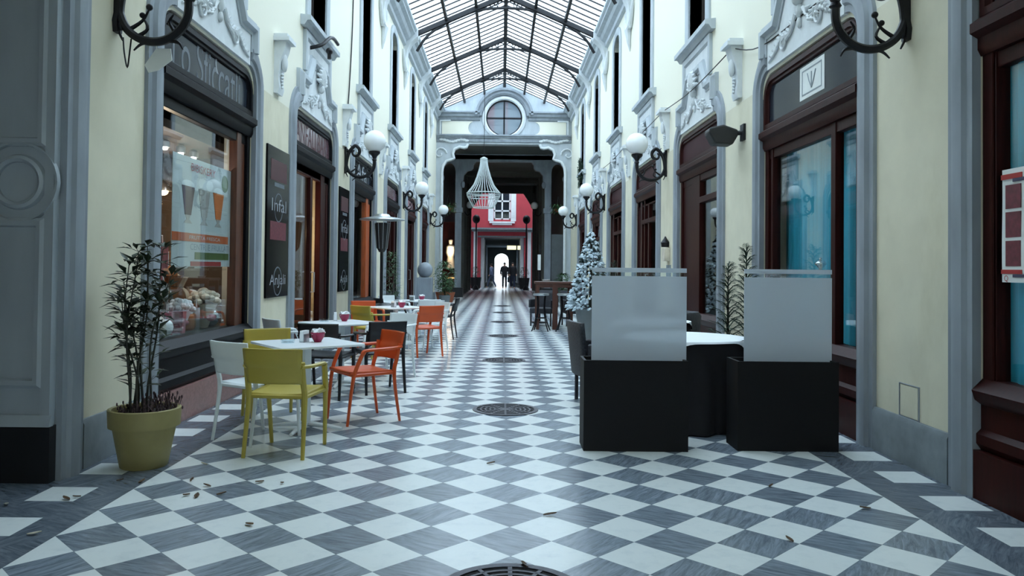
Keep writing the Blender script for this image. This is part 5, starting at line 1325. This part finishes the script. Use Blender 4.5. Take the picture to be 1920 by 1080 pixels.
# ------------------------------------------------------------------ people far down the arcade
def person(x, y, H, rz_, m_top, m_leg, stride, label, lean=0, bag=False, wide=1.0):
    o = empty('person', (0, 0, 0))
    k = H/1.75
    def skin(name, verts, edges, radii, m, parent, root=0, sub=2):
        me = bpy.data.meshes.new(name); me.from_pydata([(a*k, b*k, c*k) for a, b, c in verts], edges, [])
        ob = bpy.data.objects.new(name, me); COL.objects.link(ob)
        md = ob.modifiers.new('skin', 'SKIN'); md.use_smooth_shade = True
        for i, r_ in enumerate(radii):
            q = me.skin_vertices[0].data[i]; q.radius = (r_[0]*k, r_[1]*k) if isinstance(r_, tuple) else (r_*k, r_*k); q.use_root = i == root
        sb = ob.modifiers.new('sub', 'SUBSURF'); sb.levels = sub; sb.render_levels = sub
        dg = bpy.context.evaluated_depsgraph_get(); me2 = bpy.data.meshes.new_from_object(ob.evaluated_get(dg)); bpy.data.objects.remove(ob)
        me2.name = name; ob = bpy.data.objects.new(name, me2); COL.objects.link(ob); me2.materials.append(M[m]); me2.polygons.foreach_set('use_smooth', [True]*len(me2.polygons))
        ob.parent = parent; return ob
    s = stride
    vs = [(0, 0, .93), (0, lean*.3, 1.12), (0, lean*.7, 1.32), (0, lean, 1.45), (0, lean+.01, 1.53), (0, lean+.02, 1.6), (0, lean+.02, 1.68),
          (-.09, 0, .88), (-.1, s*.5, .5), (-.1, s*.8, .1), (-.1, s*.8+.1, .05), (.09, 0, .88), (.1, -s*.35, .5), (.1, -s*.9, .13), (.1, -s*.9+.1, .05),
          (-.19, lean, 1.41), (-.25, -s*.3, 1.15), (-.23, -s*.2+.14, .95), (-.22, -s*.2+.2, .86), (.19, lean, 1.41), (.25, s*.3, 1.15), (.23, s*.3+.14, .95), (.22, s*.3+.2, .86)]
    es = [(0, 1), (1, 2), (2, 3), (3, 4), (4, 5), (5, 6), (0, 7), (7, 8), (8, 9), (9, 10), (0, 11), (11, 12), (12, 13), (13, 14), (3, 15), (15, 16), (16, 17), (17, 18), (3, 19), (19, 20), (20, 21), (21, 22)]
    rs = [(.15, .11), (.14, .1), (.17, .11), (.13, .09), .055, (.085, .1), (.075, .09), .085, .06, .04, .04, .085, .06, .04, .04, .06, .045, .035, .04, .06, .045, .035, .04]
    skin('body', vs, es, rs, 'skin', o)
    w = wide
    jv = [(0, 0, .8), (0, 0, .95), (0, lean*.3, 1.12), (0, lean*.7, 1.32), (0, lean, 1.46), (-.19, lean, 1.42), (-.25, -s*.3, 1.15), (-.235, -s*.2+.14, .95), (.19, lean, 1.42), (.25, s*.3, 1.15), (.235, s*.3+.14, .95)]
    je = [(0, 1), (1, 2), (2, 3), (3, 4), (4, 5), (5, 6), (6, 7), (4, 8), (8, 9), (9, 10)]
    skin('jacket', jv, je, [(.19*w, .14*w), (.18*w, .14*w), (.17*w, .13*w), (.2*w, .14*w), (.12, .1), .08, .065, .055, .08, .065, .055], m_top, o)
    tv = [(0, 0, .93), (-.09, 0, .86), (-.1, s*.5, .5), (-.1, s*.8, .1), (.09, 0, .86), (.1, -s*.35, .5), (.1, -s*.9, .13)]
    skin('trousers', tv, [(0, 1), (1, 2), (2, 3), (0, 4), (4, 5), (5, 6)], [(.14, .11), .1, .075, .06, .1, .075, .06], m_leg, o)
    b = MB(); b.ball((0, (lean+.0)*k, 1.66*k), .088*k, .105*k, .1*k, 12, 8); q = b.build('hair', 'hair'); q.parent = o
    if bag:
        b = MB(); b.prism([(-.12, .45), (.12, .45), (.1, .78), (-.1, .78)], lambda a, z, h: (.3*k+h, .12+a, z*k), -.05, .05); b.tube([(.3*k, .06, .78*k), (.27*k, .12, .92*k), (.3*k, .18, .78*k)], .01, 5)
        g = b.build('shopping_bag', 'coat_black'); g.parent = o
    o.location = (x, y, 0); o.rotation_euler = (0, 0, rz_); tag(o, label, 'person'); return o
person(.16, 51.2, 1.76, PI, 'coat_black', 'coat_black', .12, 'person in long black coat, left one of the dark pair in the distance', wide=1.15)
person(.7, 51.4, 1.77, PI+.1, 'coat_black', 'jeans', .14, 'person in a bulky black jacket carrying a bag, right of the dark pair', bag=True, wide=1.25)
person(-.72, 53.0, 1.68, 1.2, 'coat_blue', 'jeans_grey', .34, 'person in a grey blue jacket striding across the passage mouth')
# ------------------------------------------------------------------ daylight, lamps, added window fill, camera
W = bpy.data.worlds.new('overcast'); SC.world = W; W.use_nodes = True
nt = W.node_tree; bg = nt.nodes['Background']; bg.inputs[0].default_value = (.755, .895, 1.0, 1); bg.inputs[1].default_value = SKY
def pl(loc, col, e, r=.05):
    l = bpy.data.lights.new('lamp_and_fill_light', 'POINT'); l.energy = e; l.color = col; l.shadow_soft_size = r
    o = bpy.data.objects.new('lamp_and_fill_light', l); COL.objects.link(o); o.location = loc
pl((-3.25, 7.5, 2.2), (1, .95, .92), 16); pl((-3.95, 8.8, 2.1), (1, .7, .4), 20); pl((-3.6, 12.05, 1.95), (1, .7, .4), 45); pl((-2.5, 36.9, 2.2), (1, .75, .5), 25)  # first one is added fill for the window goods, no lamp hangs there
cd = bpy.data.cameras.new('camera'); cam = bpy.data.objects.new('camera', cd); COL.objects.link(cam); SC.camera = cam
cd.sensor_width = 36; cd.lens = 1455/1920*36; cd.shift_x = .0105; cd.shift_y = -.0335; cd.clip_end = 300; cd.clip_start = .05
cam.location = (-.06, 0, 1.4); cam.rotation_euler = (math.radians(91.04), math.radians(-.6), 0)
vs = SC.view_settings; vs.view_transform = 'Standard'; vs.look = 'None'; vs.exposure = EXPO; vs.gamma = 1; vs.use_curve_mapping = False
cy = SC.cycles; cy.use_denoising = True; cy.max_bounces = 10; cy.diffuse_bounces = 5; cy.glossy_bounces = 4; cy.transmission_bounces = 6; cy.transparent_max_bounces = 12
cy.sample_clamp_indirect = 6; cy.caustics_reflective = False; cy.caustics_refractive = False; cy.blur_glossy = .5
